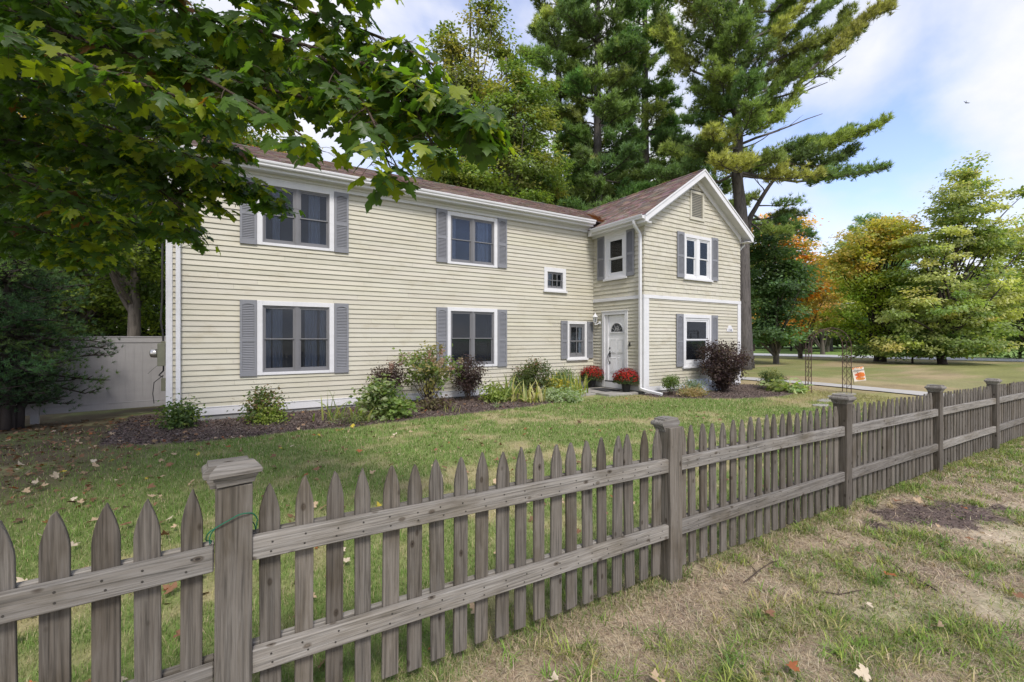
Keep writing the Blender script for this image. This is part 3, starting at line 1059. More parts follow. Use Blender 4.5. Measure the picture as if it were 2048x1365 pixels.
# ---- fittings on the house that could be lifted off
# carriage lantern by the door
lan = thing('wall_lantern', 'white carriage lantern on the cream wall left of the front door', 'lamp', (XI, 11.0, 2.0), RW)
m = MB()
m.lathe([(0.0, 0), (0.055, 0.0), (0.055, 0.015), (0.035, 0.03), (0.0, 0.035)], 14)
m.v = [(x + 0.06, -z - 0.015, y + 0.09) for x, y, z in m.v]
m.tube([(0.06, -0.04, 0.09), (0.04, -0.11, 0.05), (0, -0.15, 0.03), (0, -0.155, 0.08)], 0.013, 8)
m.lathe([(0.0, 0.02), (0.02, 0.03), (0.03, 0.08), (0.052, 0.10), (0.055, 0.115)], 12, (0, -0.155, 0))
for k in range(6):
    w = k * PI / 3
    m.tube([(0.05 * math.cos(w), -0.155 + 0.05 * math.sin(w), 0.115), (0.065 * math.cos(w), -0.155 + 0.065 * math.sin(w), 0.28)], 0.007, 5)
m.lathe([(0.088, 0.275), (0.085, 0.29), (0.06, 0.335), (0.022, 0.375), (0.02, 0.39), (0.008, 0.41), (0.012, 0.425), (0.0, 0.45)], 16, (0, -0.155, 0))
obj('lantern_body', m, M['white'], lan)
m = MB()
m.lathe([(0.044, 0.118), (0.057, 0.272)], 12, (0, -0.155, 0))
obj('lantern_glass', m, M['clear'], lan)
m = MB()
m.tube([(0, -0.155, 0.11), (0, -0.155, 0.2)], 0.012, 8)
obj('candle_bulb', m, M['white'], lan)

# house number plaque
pl = thing('house_number_plaque', 'small white arched house number plaque on the cream gable wall', 'sign', (14.275, YG - 0.03, 1.82))
m = MB()
pts = [(-0.175, 0, 0), (0.175, 0, 0), (0.175, 0, 0.09)]
pts += [(0.12 * math.cos(t) + 0.0, 0, 0.10 + 0.115 * math.sin(t)) for t in np.linspace(0.05, PI - 0.05, 13)]
pts += [(-0.175, 0, 0.09)]
m.slab(pts, (0, 0.022, 0))
obj('plate', m, M['white'], pl, bevel=0.003)


def text_mesh(name, s, size, ext=0.001, shear=0.0):
    cu = bpy.data.curves.new(name, 'FONT')
    cu.body = s
    cu.size = size
    cu.align_x = 'CENTER'
    cu.extrude = ext
    cu.shear = shear
    o = bpy.data.objects.new(name, cu)
    COL.objects.link(o)
    dg = bpy.context.evaluated_depsgraph_get()
    me = bpy.data.meshes.new_from_object(o.evaluated_get(dg))
    bpy.data.objects.remove(o)
    bpy.data.curves.remove(cu)
    return me


ink = plain('grey_number_paint', (0.20, 0.20, 0.26), 0.5, 0.05, 10)
obj('digits', text_mesh('digits', '1740', 0.105), ink, pl, (0, -0.003, 0.022), (PI / 2, 0, 0))
# electric meter and cables
em = thing('electric_meter', 'olive electric meter box with a round glass dial and hanging cables on the end wall', 'meter', (XL - 0.02, 11.55, 0.0), RW)
m = MB()
m.box(0, 0.28, -0.13, 0.0, 1.05, 1.50)
m.box(0.05, 0.15, -0.09, 0.0, 1.50, 1.54)
obj('meter_box', m, M['metergrey'], em, bevel=0.008)
m = MB()
m.lathe([(0.085, 0), (0.085, 0.05), (0.08, 0.11), (0.05, 0.13), (0.0, 0.135)], 18)
m.v = [(x + 0.14, -0.13 - z, y + 1.30) for x, y, z in m.v]
obj('meter_dial', m, M['steel'], em, smooth=True)
m = MB()
m.tube([(0.1, -0.05, 1.53), (0.1, -0.06, 1.7), (0.12, -0.09, 1.95), (0.1, -0.07, 2.4), (0.1, -0.06, 4.6)], 0.018, 6)
m.tube([(0.1, -0.05, 1.05), (0.1, -0.05, 0.95), (0.1, -0.12, 0.86), (0.1, -0.06, 0.82)], 0.014, 6)
m.tube([(0.12, -0.05, 0.86), (0.1, -0.20, 0.72), (0.1, -0.22, 0.5), (0.1, -0.2, 0.3)], 0.008, 5)
m.tube([(0.14, -0.14, 1.06), (0.15, -0.22, 0.98), (0.16, -0.29, 0.90)], 0.004, 4)
obj('cable', m, M['cable'], em)
m = MB()
m.box(0.02, 0.2, -0.08, 0, 0.55, 0.80)
obj('junction_box', m, M['metergrey'], em, bevel=0.006)

# window well cover beside the round bush
wc = MB()
x0, x1 = 12.05, 13.05
n = 9
for i in range(n):
    a, b = x0 + (x1 - x0) * i / n, x0 + (x1 - x0) * (i + 1) / n
    wc.slab([(a, YG - 0.03, 0.30), (b - 0.006, YG - 0.03, 0.30), (b - 0.006, YG - 0.52, 0.08), (a, YG - 0.52, 0.08)], (0, 0, 0.012 + 0.008 * (i % 2)))
wc.box(x0, x1, YG - 0.54, YG - 0.51, 0.0, 0.09)
wc.slab([(x0, YG - 0.03, 0.0), (x0, YG - 0.51, 0.0), (x0, YG - 0.51, 0.08), (x0, YG - 0.03, 0.30)], (0.01, 0, 0))
wc.slab([(x1, YG - 0.03, 0.0), (x1, YG - 0.51, 0.0), (x1, YG - 0.51, 0.08), (x1, YG - 0.03, 0.30)], (-0.01, 0, 0))
tag(obj('window_well_cover', wc, M['wellcover']), 'sloping pale blue plastic cover over the basement window behind the dark round bush', 'cover')
# stoop and mat
m = MB()
for (xa, xb, ya, yb, h) in ((8.95, 10.12, 9.28, 10.05, 0.03), (8.93, 10.12, 10.07, 10.85, 0.034), (8.35, 8.92, 9.75, 10.5, 0.015), (7.75, 8.33, 9.65, 10.3, 0.01)):
    j = lambda: random.uniform(-0.03, 0.03)
    m.slab([(xa + j(), ya + j(), -0.04), (xb + min(0, j()), ya + j(), -0.04), (xb + min(0, j()), yb + j(), -0.04), (xa + j(), yb + j(), -0.04)], (0, 0, 0.05 + h))
tag(obj('stone_paving', m, M['stone'], bevel=0.01), kind='structure')
m = MB()
m.box(-0.38, 0.38, -0.27, 0.27, 0.0, 0.014)
for i in range(14):
    m.box(-0.36 + i * 0.052, -0.33 + i * 0.052, -0.25, 0.25, 0.0142, 0.02)
mat_ = obj('doormat', m, M['mat'], None, (9.62, 10.15, 0.046), (0, 0, R(84)), bevel=0.004)
tag(mat_, 'black ribbed rubber doormat on the stone slab below the front door', 'doormat')

# ------------------------------------------------------------------ ground
BED1 = [(-1.75, 9.45), (-1.2, 8.92), (-0.05, 8.68), (1.85, 8.66), (3.88, 8.78), (5.93, 8.88), (7.5, 9.2), (8.1, 9.75), (8.4, 10.6), (8.9, 11.3), (-1.1, 11.3), (-1.2, 13.3), (-1.9, 13.2), (-1.8, 10.6)]
BED2 = [(10.1, 9.2), (9.95, 8.55), (10.7, 7.75), (11.9, 7.2), (13.25, 6.85), (14.6, 7.0), (15.6, 7.5), (15.9, 8.3), (15.2, 9.2)]


def inpoly(x, y, poly):
    r = np.zeros(np.shape(x), bool)
    n = len(poly)
    for i in range(n):
        x0, y0 = poly[i]
        x1, y1 = poly[(i + 1) % n]
        c = ((y0 > y) != (y1 > y))
        with np.errstate(divide='ignore', invalid='ignore'):
            xx = (x1 - x0) * (y - y0) / (y1 - y0 + 1e-12) + x0
        r ^= c & (x < xx)
    return r


def bed_mask(x, y):
    wx = x + (fbm(x, y, 3.0, 3, 5) - 0.5) * 0.22
    wy = y + (fbm(x, y, 3.0, 3, 9) - 0.5) * 0.22
    return inpoly(wx, wy, BED1) | inpoly(wx, wy, BED2)


def chip_mask(x, y):
    a = R(-12)
    u = (x - 5.65) * math.cos(a) + (y - 1.50) * math.sin(a)
    v = -(x - 5.65) * math.sin(a) + (y - 1.50) * math.cos(a)
    q = (u / 0.95) ** 2 + (v / 0.34) ** 2 + (fbm(x, y, 4, 3, 31) - 0.5) * 1.5
    return q < 0.75


def gz(x, y):
    x, y = np.asarray(x, float), np.asarray(y, float)
    z = -0.0125 * np.clip(x - 2.5, 0, 9) * (1 - sstep(3.0, 8.5, y))
    z = z + (fbm(x, y, 0.9, 3, 2) - 0.5) * 0.05 * (1 - sstep(20, 40, np.hypot(x, y)))
    z = z - 0.03
    z = z + 0.02 * bed_mask(x, y) - 0.07 * sstep(4.5, 0.0, x) * sstep(8.0, 10.0, y) - 0.07 * sstep(-0.6, -1.3, x) * sstep(11.6, 12.7, y)
    return z


def gz1(x, y):
    return float(gz(np.array([x]), np.array([y]))[0])


STRAW, SOIL, SAND = np.array((0.29, 0.235, 0.165)), np.array((0.20, 0.155, 0.12)), np.array((0.40, 0.335, 0.25))
GREEN, LAWN, DRY = np.array((0.13, 0.17, 0.05)), np.array((0.145, 0.175, 0.06)), np.array((0.29, 0.25, 0.135))
MULCH, LITTER = np.array((0.095, 0.072, 0.062)), np.array((0.085, 0.062, 0.042))


def zones(x, y):
    """fractions used by both the soil and the blades"""
    verge = 1 - sstep(1.95, 2.25, y + (fbm(x, y, 2.5, 3, 40) - 0.5) * 0.5)
    g1 = fbm(x, y, 1.5, 4, 50)
    g2 = fbm(x, y, 5.0, 3, 51)
    vg = sstep(0.36, 0.68, g1 * 0.5 + g2 * 0.5 + 0.10 * sstep(5.5, 8.5, x) + 0.05 * sstep(3.0, 1.2, x) * sstep(1.6, 1.0, y) - 0.12 * sstep(1.35, 1.9, y) * (x < 4.5))
    sand = sstep(0.54, 0.66, fbm(x, y, 0.9, 3, 60)) * sstep(1.6, 1.0, y)
    lg = sstep(0.32, 0.55, fbm(x, y, 0.8, 4, 70) * 0.6 + fbm(x, y, 3.5, 3, 71) * 0.4 + 0.05)
    # drier strip in front of the wing, drier lawn to the right
    worn = sstep(0.0, 1.0, 1 - np.hypot((x - 9.6) / 2.6, (y - 8.7) / 0.9)) + sstep(0.2, 1, 1 - np.hypot((x - 13.0) / 4.0, (y - 6.3) / 0.7))
    right = sstep(13.5, 16.5, x + 0.25 * y)
    leaf_corner = sstep(-0.2, -2.8, x - 0.25 * (y - 6)) * sstep(3.5, 7.5, y)     # leaf-strewn corner under the trees
    return verge, vg, sand, lg, np.clip(worn, 0, 1), right, leaf_corner


def ground_col(x, y):
    verge, vg, sand, lg, worn, right, leaf_corner = zones(x, y)
    cv = lerp(STRAW, SOIL, sstep(0.45, 0.7, fbm(x, y, 2.2, 4, 80)))
    cv = lerp(cv, SAND, sand * 0.8)
    cv = lerp(cv, GREEN, vg * 0.45)
    cl = lerp(DRY * 0.9, LAWN, lg)
    strips = sstep(0.4, 0.62, fbm(x * 0.3, y, 0.55, 4, 90))
    far = lerp(np.array((0.165, 0.165, 0.062)), np.array((0.265, 0.205, 0.122)), strips * 0.85)
    far = far * (0.72 + 0.56 * fbm(x, y, 1.1, 4, 97))[..., None]
    far = lerp(far, LAWN * 0.95, sstep(0.55, 0.7, fbm(x, y, 0.35, 3, 91)) * 0.5)
    cl = lerp(cl, far, right)
    cl = lerp(cl, np.array((0.23, 0.18, 0.095)), worn * 0.8)
    cl = lerp(cl, LITTER, leaf_corner * 0.92 * sstep(0.15, 0.5, fbm(x, y, 1.6, 4, 93)))
    c = lerp(cl, cv, verge)
    beyond = sstep(49, 52, x * 0.96 + y * 0.28 - 1.5)
    c = lerp(c, np.array((0.14, 0.21, 0.055)), beyond)
    b = bed_mask(x, y) | chip_mask(x, y)
    c = np.where(b[..., None], (MULCH if True else 0) * (0.7 + 0.6 * fbm(x, y, 9, 3, 95)[..., None]), c)
    return c * 1.22


def outward(a, b, lim, k=1.35):
    r, s = [b], 0.1
    while r[-1] < lim:
        s *= k
        r.append(r[-1] + s)
    l, s = [a], 0.1
    while l[-1] > -lim:
        s *= k
        l.append(l[-1] - s)
    return l[:0:-1], r[1:]


l, r_ = outward(-8, 22, 900, 1.16)
xs = np.array(l + list(np.arange(-8, 22.001, 0.075)) + r_)
l, r_ = outward(-3.5, 13.5, 900, 1.16)
ys = np.array(l + list(np.arange(-3.5, 13.501, 0.075)) + r_)
GX, GY = np.meshgrid(xs, ys)
gx, gy = GX.ravel(), GY.ravel()
V = np.stack([gx, gy, gz(gx, gy)], 1)
nx, ny = len(xs), len(ys)
ii = (np.arange(ny - 1)[:, None] * nx + np.arange(nx - 1)[None, :]).ravel()
Fq = np.stack([ii, ii + 1, ii + 1 + nx, ii + nx], 1)
tag(obj('ground', np_mesh('ground', V, Fq, 4, ground_col(gx, gy), smooth=True), M['soil']), kind='structure')


def strip(name, left, right_, mat, lift=0.012, sub=24):
    vs, fs = [], []
    n = len(left)
    for i in range(n - 1):
        for k in range(sub):
            t = k / sub
            a = Vector(left[i]).lerp(Vector(left[i + 1]), t)
            b = Vector(right_[i]).lerp(Vector(right_[i + 1]), t)
            vs += [a, b]
    vs += [Vector(left[-1]), Vector(right_[-1])]
    vv = [(v.x, v.y, gz1(v.x, v.y) + lift) for v in vs]
    fs = [(2 * i, 2 * i + 1, 2 * i + 3, 2 * i + 2) for i in range(len(vs) // 2 - 1)]
    m = MB()
    m.add(vv, fs)
    return tag(obj(name, m, mat), kind='structure')


strip('road', [(36.0, 42.0), (41.3, 24.8), (46.2, 7.9), (51.0, -12.0), (55, -40)], [(42.0, 45.0), (47.6, 27.0), (52.8, 9.0), (57.5, -10), (62, -38)], M['road'], 0.03)
strip('walkway', [(17.4, 2.3), (17.3, 4.9), (17.1, 8.0), (17.0, 12.0), (17.0, 18.0)], [(18.9, 2.3), (18.5, 5.2), (18.25, 8.2), (18.15, 12.0), (18.15, 18.0)], M['conc'], 0.03)
for (x, y, r) in ((15.6, 6.3, 0.5), (14.7, 6.1, 0.4), (13.6, 5.9, 0.35), (12.6, 5.6, 0.3)):
    m = MB()
    pts = [(x + r * random.uniform(0.8, 1.1) * math.cos(t), y + r * 0.55 * random.uniform(0.8, 1.1) * math.sin(t), gz1(x, y) - 0.02) for t in np.linspace(0, 2 * PI, 11)[:-1]]
    m.slab(pts, (0, 0, 0.045))
    tag(obj('stepping_stone', m, M['stone'], bevel=0.008), kind='structure')

# ---- bark mulch chips
def chips(n):
    out = []
    while len(out) < n:
        x = rng.uniform(-3, 16, 40000)
        y = rng.uniform(1, 13, 40000)
        ok = bed_mask(x, y) | chip_mask(x, y)
        d = np.hypot(x, y)
        ok &= rng.uniform(0, 1, 40000) < np.clip(5.0 / d, 0, 1) ** 1.2
        out += list(zip(x[ok], y[ok]))
    return np.array(out[:n])


def leaf_cloud(name, tmpl, P, nrm, axis, size, col, vjit=0.08):
    """one mesh of many small leaves. tmpl=(verts k3, tris m3); x across, y along, z normal"""
    tv, tf = tmpl
    n = len(P)
    nrm = nrm / (np.linalg.norm(nrm, axis=1, keepdims=True) + 1e-9)
    ax = axis - nrm * np.sum(axis * nrm, 1, keepdims=True)
    l = np.linalg.norm(ax, axis=1, keepdims=True)
    ax = np.where(l < 1e-4, np.array([[1.0, 0, 0]]), ax / (l + 1e-9))
    sx = np.cross(ax, nrm)
    size = np.broadcast_to(np.asarray(size, float), (n,)) if np.ndim(size) < 2 else size
    if size.ndim == 1:
        S = np.stack([size, size, size], 1)
    else:
        S = size
    V = P[:, None, :] + sx[:, None, :] * (tv[None, :, 0:1] * S[:, None, 0:1]) + ax[:, None, :] * (tv[None, :, 1:2] * S[:, None, 1:2]) + nrm[:, None, :] * (tv[None, :, 2:3] * S[:, None, 2:3])
    k = len(tv)
    Fc = (np.arange(n)[:, None, None] * k + tf[None]).reshape(-1, 3)
    C = np.repeat(np.clip(col, 0, 1), k, axis=0)
    return np_mesh(name, V.reshape(-1, 3), Fc, 3, C)


T_LEAF = (np.array([(0, 0, 0), (0.32, 0.45, 0.08), (0, 1, -0.05), (-0.32, 0.45, 0.08)], float), np.array([(0, 1, 2), (0, 2, 3)]))
T_SLIM = (np.array([(0, 0, 0), (0.13, 0.4, 0.03), (0, 1, 0), (-0.13, 0.4, 0.03)], float), np.array([(0, 1, 2), (0, 2, 3)]))
T_NEEDLE = (np.array([(-0.5, 0, 0), (0.5, 0, 0), (0, 1, 0)], float), np.array([(0, 1, 2)]))
_h = [(0.0, 0.0), (0.14, -0.10), (0.40, -0.10), (0.32, 0.06), (0.50, 0.12), (0.68, 0.40), (0.50, 0.39), (0.47, 0.50), (0.27, 0.42), (0.20, 0.56), (0.30, 0.72), (0.16, 0.76), (0.0, 1.0)]
_o = _h + [(-x, y) for x, y in _h[-2:0:-1]]
_v = [(0, 0.30, 0.0)] + [(x, y, -0.10 * abs(x) ** 1.2 * 2.0 - 0.22 * max(0, y - 0.35) ** 2 + 0.03 * math.sin(9 * x + 5 * y)) for x, y in _o]
T_MAPLE = (np.array(_v, float), np.array([(0, 1 + i, 1 + (i + 1) % len(_o)) for i in range(len(_o))]))


def rnd_unit(n):
    v = rng.normal(size=(n, 3))
    return v / np.linalg.norm(v, axis=1, keepdims=True)


def pal(colors, n, var=0.18, w=None):
    c = np.array(colors, float)
    k = rng.choice(len(c), n, p=w)
    return c[k] * rng.uniform(1 - var, 1 + var, (n, 1)) * rng.uniform(0.94, 1.06, (n, 3))


Pc = chips(26000)
zc = gz(Pc[:, 0], Pc[:, 1]) + rng.uniform(0.0, 0.025, len(Pc))
P3 = np.column_stack([Pc, zc])
nr = rnd_unit(len(P3)) * 0.7 + np.array([0, 0, 1.0])
near = np.where(P3[:, 1] < 3, 0.42, 0.75)
sz = np.column_stack([near * rng.uniform(0.012, 0.03, len(P3)) * 2.0, near * rng.uniform(0.03, 0.085, len(P3)), np.full(len(P3), 0.02)])
tag(obj('bark_mulch', leaf_cloud('bark_mulch', T_LEAF, P3, nr, rnd_unit(len(P3)), sz, pal([(0.065, 0.047, 0.042), (0.11, 0.08, 0.068), (0.15, 0.115, 0.098), (0.045, 0.034, 0.032), (0.20, 0.16, 0.14)], len(P3))), M['chip']),
    'dark shredded bark mulch spread over the flower beds', 'mulch', kind='stuff')


# ---- grass
def blades(x, y, L, w, lean, az, col, bend=0.5, seg=True):
    n = len(x)
    z = gz(x, y) - 0.004
    dx, dy = np.cos(az), np.sin(az)
    px, py = -dy, dx
    h = L * np.cos(lean)
    s = L * np.sin(lean)
    base = np.stack([x, y, z], 1)
    side = np.stack([px * w / 2, py * w / 2, 0 * w], 1)
    mid = base + np.stack([dx * s * 0.4, dy * s * 0.4, h * 0.62], 1)
    tip = base + np.stack([dx * s * (1 + bend * 0.3), dy * s * (1 + bend * 0.3), h * (1 - bend * 0.25)], 1)
    V = np.stack([base - side, base + side, mid + side * 0.8, mid - side * 0.8, tip], 1)
    t = np.array([(0, 1, 2), (0, 2, 3), (3, 2, 4)])
    Fc = (np.arange(n)[:, None, None] * 5 + t[None]).reshape(-1, 3)
    return V.reshape(-1, 3), Fc, np.repeat(col, 5, axis=0)


def inview(x, y, m=1.06):
    d = CT * x + ST * y
    r = ST * x - CT * y
    return (d > 0.4) & (np.abs(r) < d * 1.125 * m + 0.3)


def scatter(x0, x1, y0, y1, n, dens):
    x = rng.uniform(x0, x1, n)
    y = rng.uniform(y0, y1, n)
    d = np.maximum(0.5, CT * x + ST * y)
    keep = inview(x, y) & (rng.uniform(0, 1, n) < dens(d))
    return x[keep], y[keep], d[keep]


GV, GF, GC = [], [], []


def put(x, y, L, w, lean, az, col):
    V, Fc, C = blades(x, y, L, w, lean, az, col)
    o = sum(len(v) for v in GV)
    GV.append(V)
    GF.append(Fc + o)
    GC.append(C * 1.28)


# lawn behind the fence
x, y, d = scatter(-7, 16, 1.9, 11.3, 1500000, lambda d: np.clip((2.6 / d) ** 1.5, 0.03, 1))
verge, vg, sand, lg, worn, right, leaf_corner = zones(x, y)
keep = (~bed_mask(x, y)) & (rng.uniform(0, 1, len(x)) < (1 - 0.85 * verge) * (1 - 0.85 * leaf_corner) * (0.35 + 0.65 * lg) * (1 - 0.5 * worn)) & ~((x > XI - 0.1) & (y > YG - 0.05)) & ~((x > 7.7) & (y > 9.25))
x, y, d, lg, worn, right, leaf_corner = [a[keep] for a in (x, y, d, lg, worn, right, leaf_corner)]
n = len(x)
gcol = lerp(lerp(np.array((0.26, 0.245, 0.11)), np.array((0.116, 0.188, 0.042)), lg), np.array((0.27, 0.25, 0.11)), np.clip(right + worn * 0.7, 0, 1))
tufty = fbm(x, y, 7, 2, 101)
gcol = gcol * (0.72 + 0.56 * tufty[:, None]) * rng.uniform(0.75, 1.25, (n, 1))
straw = rng.uniform(0, 1, n) < 0.16
gcol[straw] = pal([(0.38, 0.33, 0.20), (0.30, 0.26, 0.15)], straw.sum())
put(x, y, rng.uniform(0.03, 0.065, n) * (0.75 + 0.5 * tufty) * np.clip(0.9 + 0.03 * d, 1, 1.3), 0.0032 * np.clip(d / 3.2, 0.85, 3.2), rng.uniform(0.1, 1.0, n), rng.uniform(0, 2 * PI, n), gcol)
print('lawn blades', n)

# verge: straw thatch lying flat, green tufts
x, y, d = scatter(-1, 14, -2.2, 2.2, 1700000, lambda d: np.clip((2.2 / d) ** 1.4, 0.05, 1))
verge, vg, sand, lg, worn, right, leaf_corner = zones(x, y)
th = rng.uniform(0, 1, len(x))
keep = (~chip_mask(x, y) | (th < 0.05)) & (rng.uniform(0, 1, len(x)) < verge * (0.45 + 0.3 * vg) * (1 - 0.75 * sand))
x, y, d, vg = [a[keep] for a in (x, y, d, vg)]
n = len(x)
g = rng.uniform(0, 1, n) < vg * 0.52
col = pal([(0.38, 0.31, 0.22), (0.31, 0.245, 0.175), (0.22, 0.17, 0.13), (0.45, 0.385, 0.28)], n)
col[g] = pal([(0.13, 0.19, 0.04), (0.18, 0.225, 0.055), (0.10, 0.155, 0.04), (0.25, 0.245, 0.09)], g.sum())
put(x, y, np.where(g, rng.uniform(0.03, 0.075, n), rng.uniform(0.03, 0.09, n)), 0.0034 * np.clip(d / 2.6, 0.8, 2.4), np.where(g, rng.uniform(0.4, 1.2, n), rng.uniform(1.05, 1.5, n)), rng.uniform(0, 2 * PI, n), col)
print('verge blades', n)
# coarse crabgrass tufts
cx_, cy_, cd = scatter(-1, 13, -2.0, 2.3, 7800, lambda d: np.clip((3.0 / d) ** 0.8, 0.15, 1))
_, cvg, csand, *_r = zones(cx_, cy_)
keep = (rng.uniform(0, 1, len(cx_)) < 0.06 + cvg) & ~chip_mask(cx_, cy_) & (csand < 0.5)
cx_, cy_, cd = cx_[keep], cy_[keep], cd[keep]
per = 16
x = np.repeat(cx_, per) + rng.normal(0, 0.022, len(cx_) * per)
y = np.repeat(cy_, per) + rng.normal(0, 0.022, len(cx_) * per)
n = len(x)
base = np.repeat(pal([(0.14, 0.215, 0.04), (0.20, 0.245, 0.055), (0.115, 0.18, 0.045), (0.27, 0.25, 0.10), (0.34, 0.285, 0.17)], len(cx_), w=[0.3, 0.25, 0.2, 0.15, 0.1]), per, axis=0)
put(x, y, rng.uniform(0.05, 0.13, n), rng.uniform(0.0045, 0.0075, n), rng.uniform(0.5, 1.35, n), rng.uniform(0, 2 * PI, n), base * rng.uniform(0.75, 1.25, (n, 1)))
# longer grass along the fence foot
x = rng.uniform(-1.5, 13, 15000)
y = 2.06 + rng.normal(0, 0.07, len(x))
k = inview(x, y) & (fbm(x, y, 2.2, 3, 77) > 0.42)
x, y = x[k], y[k]
n = len(x)
put(x, y, rng.uniform(0.03, 0.085, n), np.full(n, 0.004), rng.uniform(0.2, 1.2, n), rng.uniform(0, 2 * PI, n), pal([(0.10, 0.15, 0.035), (0.26, 0.22, 0.13), (0.16, 0.17, 0.06)], n))
tag(obj('grass', np_mesh('grass', np.concatenate(GV), np.concatenate(GF), 3, np.concatenate(GC)), M['grass']),
    'short autumn grass, green on the lawn and straw coloured along the verge', 'grass', kind='stuff')
del GV, GF, GC

# small low weeds with round leaves on the verge
wx, wy, wd = scatter(0.5, 9, -1.5, 1.9, 420, lambda d: np.clip(3.5 / d, 0.2, 1))
_, wvg, *_r = zones(wx, wy)
k = rng.uniform(0, 1, len(wx)) < wvg
wx, wy = wx[k], wy[k]
x = np.repeat(wx, 9) + rng.normal(0, 0.03, len(wx) * 9)
y = np.repeat(wy, 9) + rng.normal(0, 0.03, len(wx) * 9)
P3 = np.column_stack([x, y, gz(x, y) + rng.uniform(0.005, 0.03, len(x))])
tag(obj('clover', leaf_cloud('clover', T_LEAF, P3, rnd_unit(len(x)) * 0.5 + np.array([0, 0, 1.0]), rnd_unit(len(x)), rng.uniform(0.015, 0.035, len(x)), pal([(0.08, 0.14, 0.03), (0.12, 0.17, 0.04), (0.17, 0.16, 0.05)], len(x))), M['leaf']),
    'low broad leaved weeds scattered through the verge grass', 'weeds', kind='stuff')

# ------------------------------------------------------------------ picket fence
FY = 2.0
SP = 2.53
PX0 = 0.014
fence = thing('picket_fence', 'long weathered grey picket fence with capped posts running along the grass verge', 'fence', (PX0, FY, 0))


def fdz(x):
    return -0.016 * max(0.0, x + 0.02)


def picket_mesh(k):
    rr = random.Random(100 + k)
    w, h, t = 0.072 + rr.uniform(-0.005, 0.004), 0.972 + rr.uniform(-0.006, 0.004), 0.019
    pts = [(-w / 2, 0), (w / 2, 0), (w / 2, h - 0.135)]
    for i in range(1, 6):
        u = i / 6
        pts.append((w / 2 * (1 - u ** 1.6), h - 0.135 + 0.135 * u))
    pts.append((rr.uniform(-0.004, 0.004), h - rr.uniform(0, 0.010)))
    for i in range(5, 0, -1):
        u = i / 6
        pts.append((-w / 2 * (1 - u ** 1.6), h - 0.135 + 0.135 * u))
    pts.append((-w / 2, h - 0.135))
    m = MB()
    m.slab([(x, 0, z) for x, z in pts], (0, t, 0))
    me = m.mesh('picket', bevel=0.0025)
    me.materials.append(M['woodz'])
    return me


PICK = [picket_mesh(k) for k in range(14)]
pick = []
for s in range(-2, 8):
    xs0 = PX0 + SP * s
    for i in range(20):
        x = xs0 + 0.132 + i * (SP - 0.132 - 0.135) / 19
        if x < -1.0 or x > 18.0:
            continue
        pick.append((x + random.uniform(-0.004, 0.004), s))
pick.sort(key=lambda p: abs(p[0] - 0.3))
rest = MB()
for i, (x, s) in enumerate(pick):
    z = 0.065 + fdz(x) + random.uniform(-0.010, 0.008)
    tilt = random.gauss(0, 0.009)
    if i < 98:
        o = obj('picket', random.choice(PICK), None, fence, (x - PX0, 0.052, z), (random.gauss(0, 0.002), tilt, 0))
    else:
        me = PICK[i % 14]
        rest.add([(v.co.x + x - PX0 + v.co.z * tilt, v.co.y + 0.052, v.co.z + z) for v in me.vertices], [tuple(p.vertices) for p in me.polygons])
tag(obj('pickets', rest, M['woodz'], fence), kind='stuff')

# rails: an outer and an inner board at two heights, running between the posts
for s in range(-1, 8):
    xa, xb = PX0 + SP * s + 0.061, PX0 + SP * (s + 1) - 0.061
    for z0 in (0.745, 0.308):
        for (ya, yb, dz, dh) in ((0.013, 0.05, 0, 0), (0.0725, 0.107, 0.004, -0.006)):
            m = MB()
            Lr = xb - xa
            za, zb_ = (fdz(xa), fdz(xb)) if s >= 0 else (-0.085, -0.012)
            n = 14
            bow = random.uniform(-0.005, 0.006)
            vs, fs = [], []
            for i in range(n + 1):
                t = i / n
                x = t * Lr
                zz = z0 + dz + za + (zb_ - za) * t + bow * math.sin(PI * t) + random.uniform(-0.001, 0.001)
                vs += [(x, ya, zz), (x, yb, zz), (x, yb, zz + 0.090 + dh), (x, ya, zz + 0.090 + dh)]
            for i in range(n):
                for k in range(4):
                    fs.append((i * 4 + k, i * 4 + (k + 1) % 4, (i + 1) * 4 + (k + 1) % 4, (i + 1) * 4 + k))
            fs += [(3, 2, 1, 0), (n * 4, n * 4 + 1, n * 4 + 2, n * 4 + 3)]
            m.add(vs, fs)
            ro = obj('rail', m, M['woodx'], fence, (xa - PX0, 0, 0), bevel=0.004)
            if ya < 0.02 and s < 3:
                nm = MB()
                xn = 0.07
                while xn < Lr:
                    t = xn / Lr
                    zz = z0 + za + (zb_ - za) * t + bow * math.sin(PI * t)
                    for dz_ in (0.026, 0.064):
                        cxn, czn = xn + random.uniform(-0.012, 0.012), zz + dz_ + random.uniform(-0.006, 0.006)
                        nm.slab([(cxn + 0.0042 * math.cos(q), ya - 0.0012, czn + 0.0042 * math.sin(q)) for q in np.linspace(0, 2 * PI, 8)[:-1]], (0, 0.0025, 0))
                    xn += 0.119
                obj('nail_heads', nm, M['nail'], ro)


def post_mesh():
    m = MB()
    m.box(-0.0605, 0.0605, 0, 0.121, -0.25, 1.045)
    return m


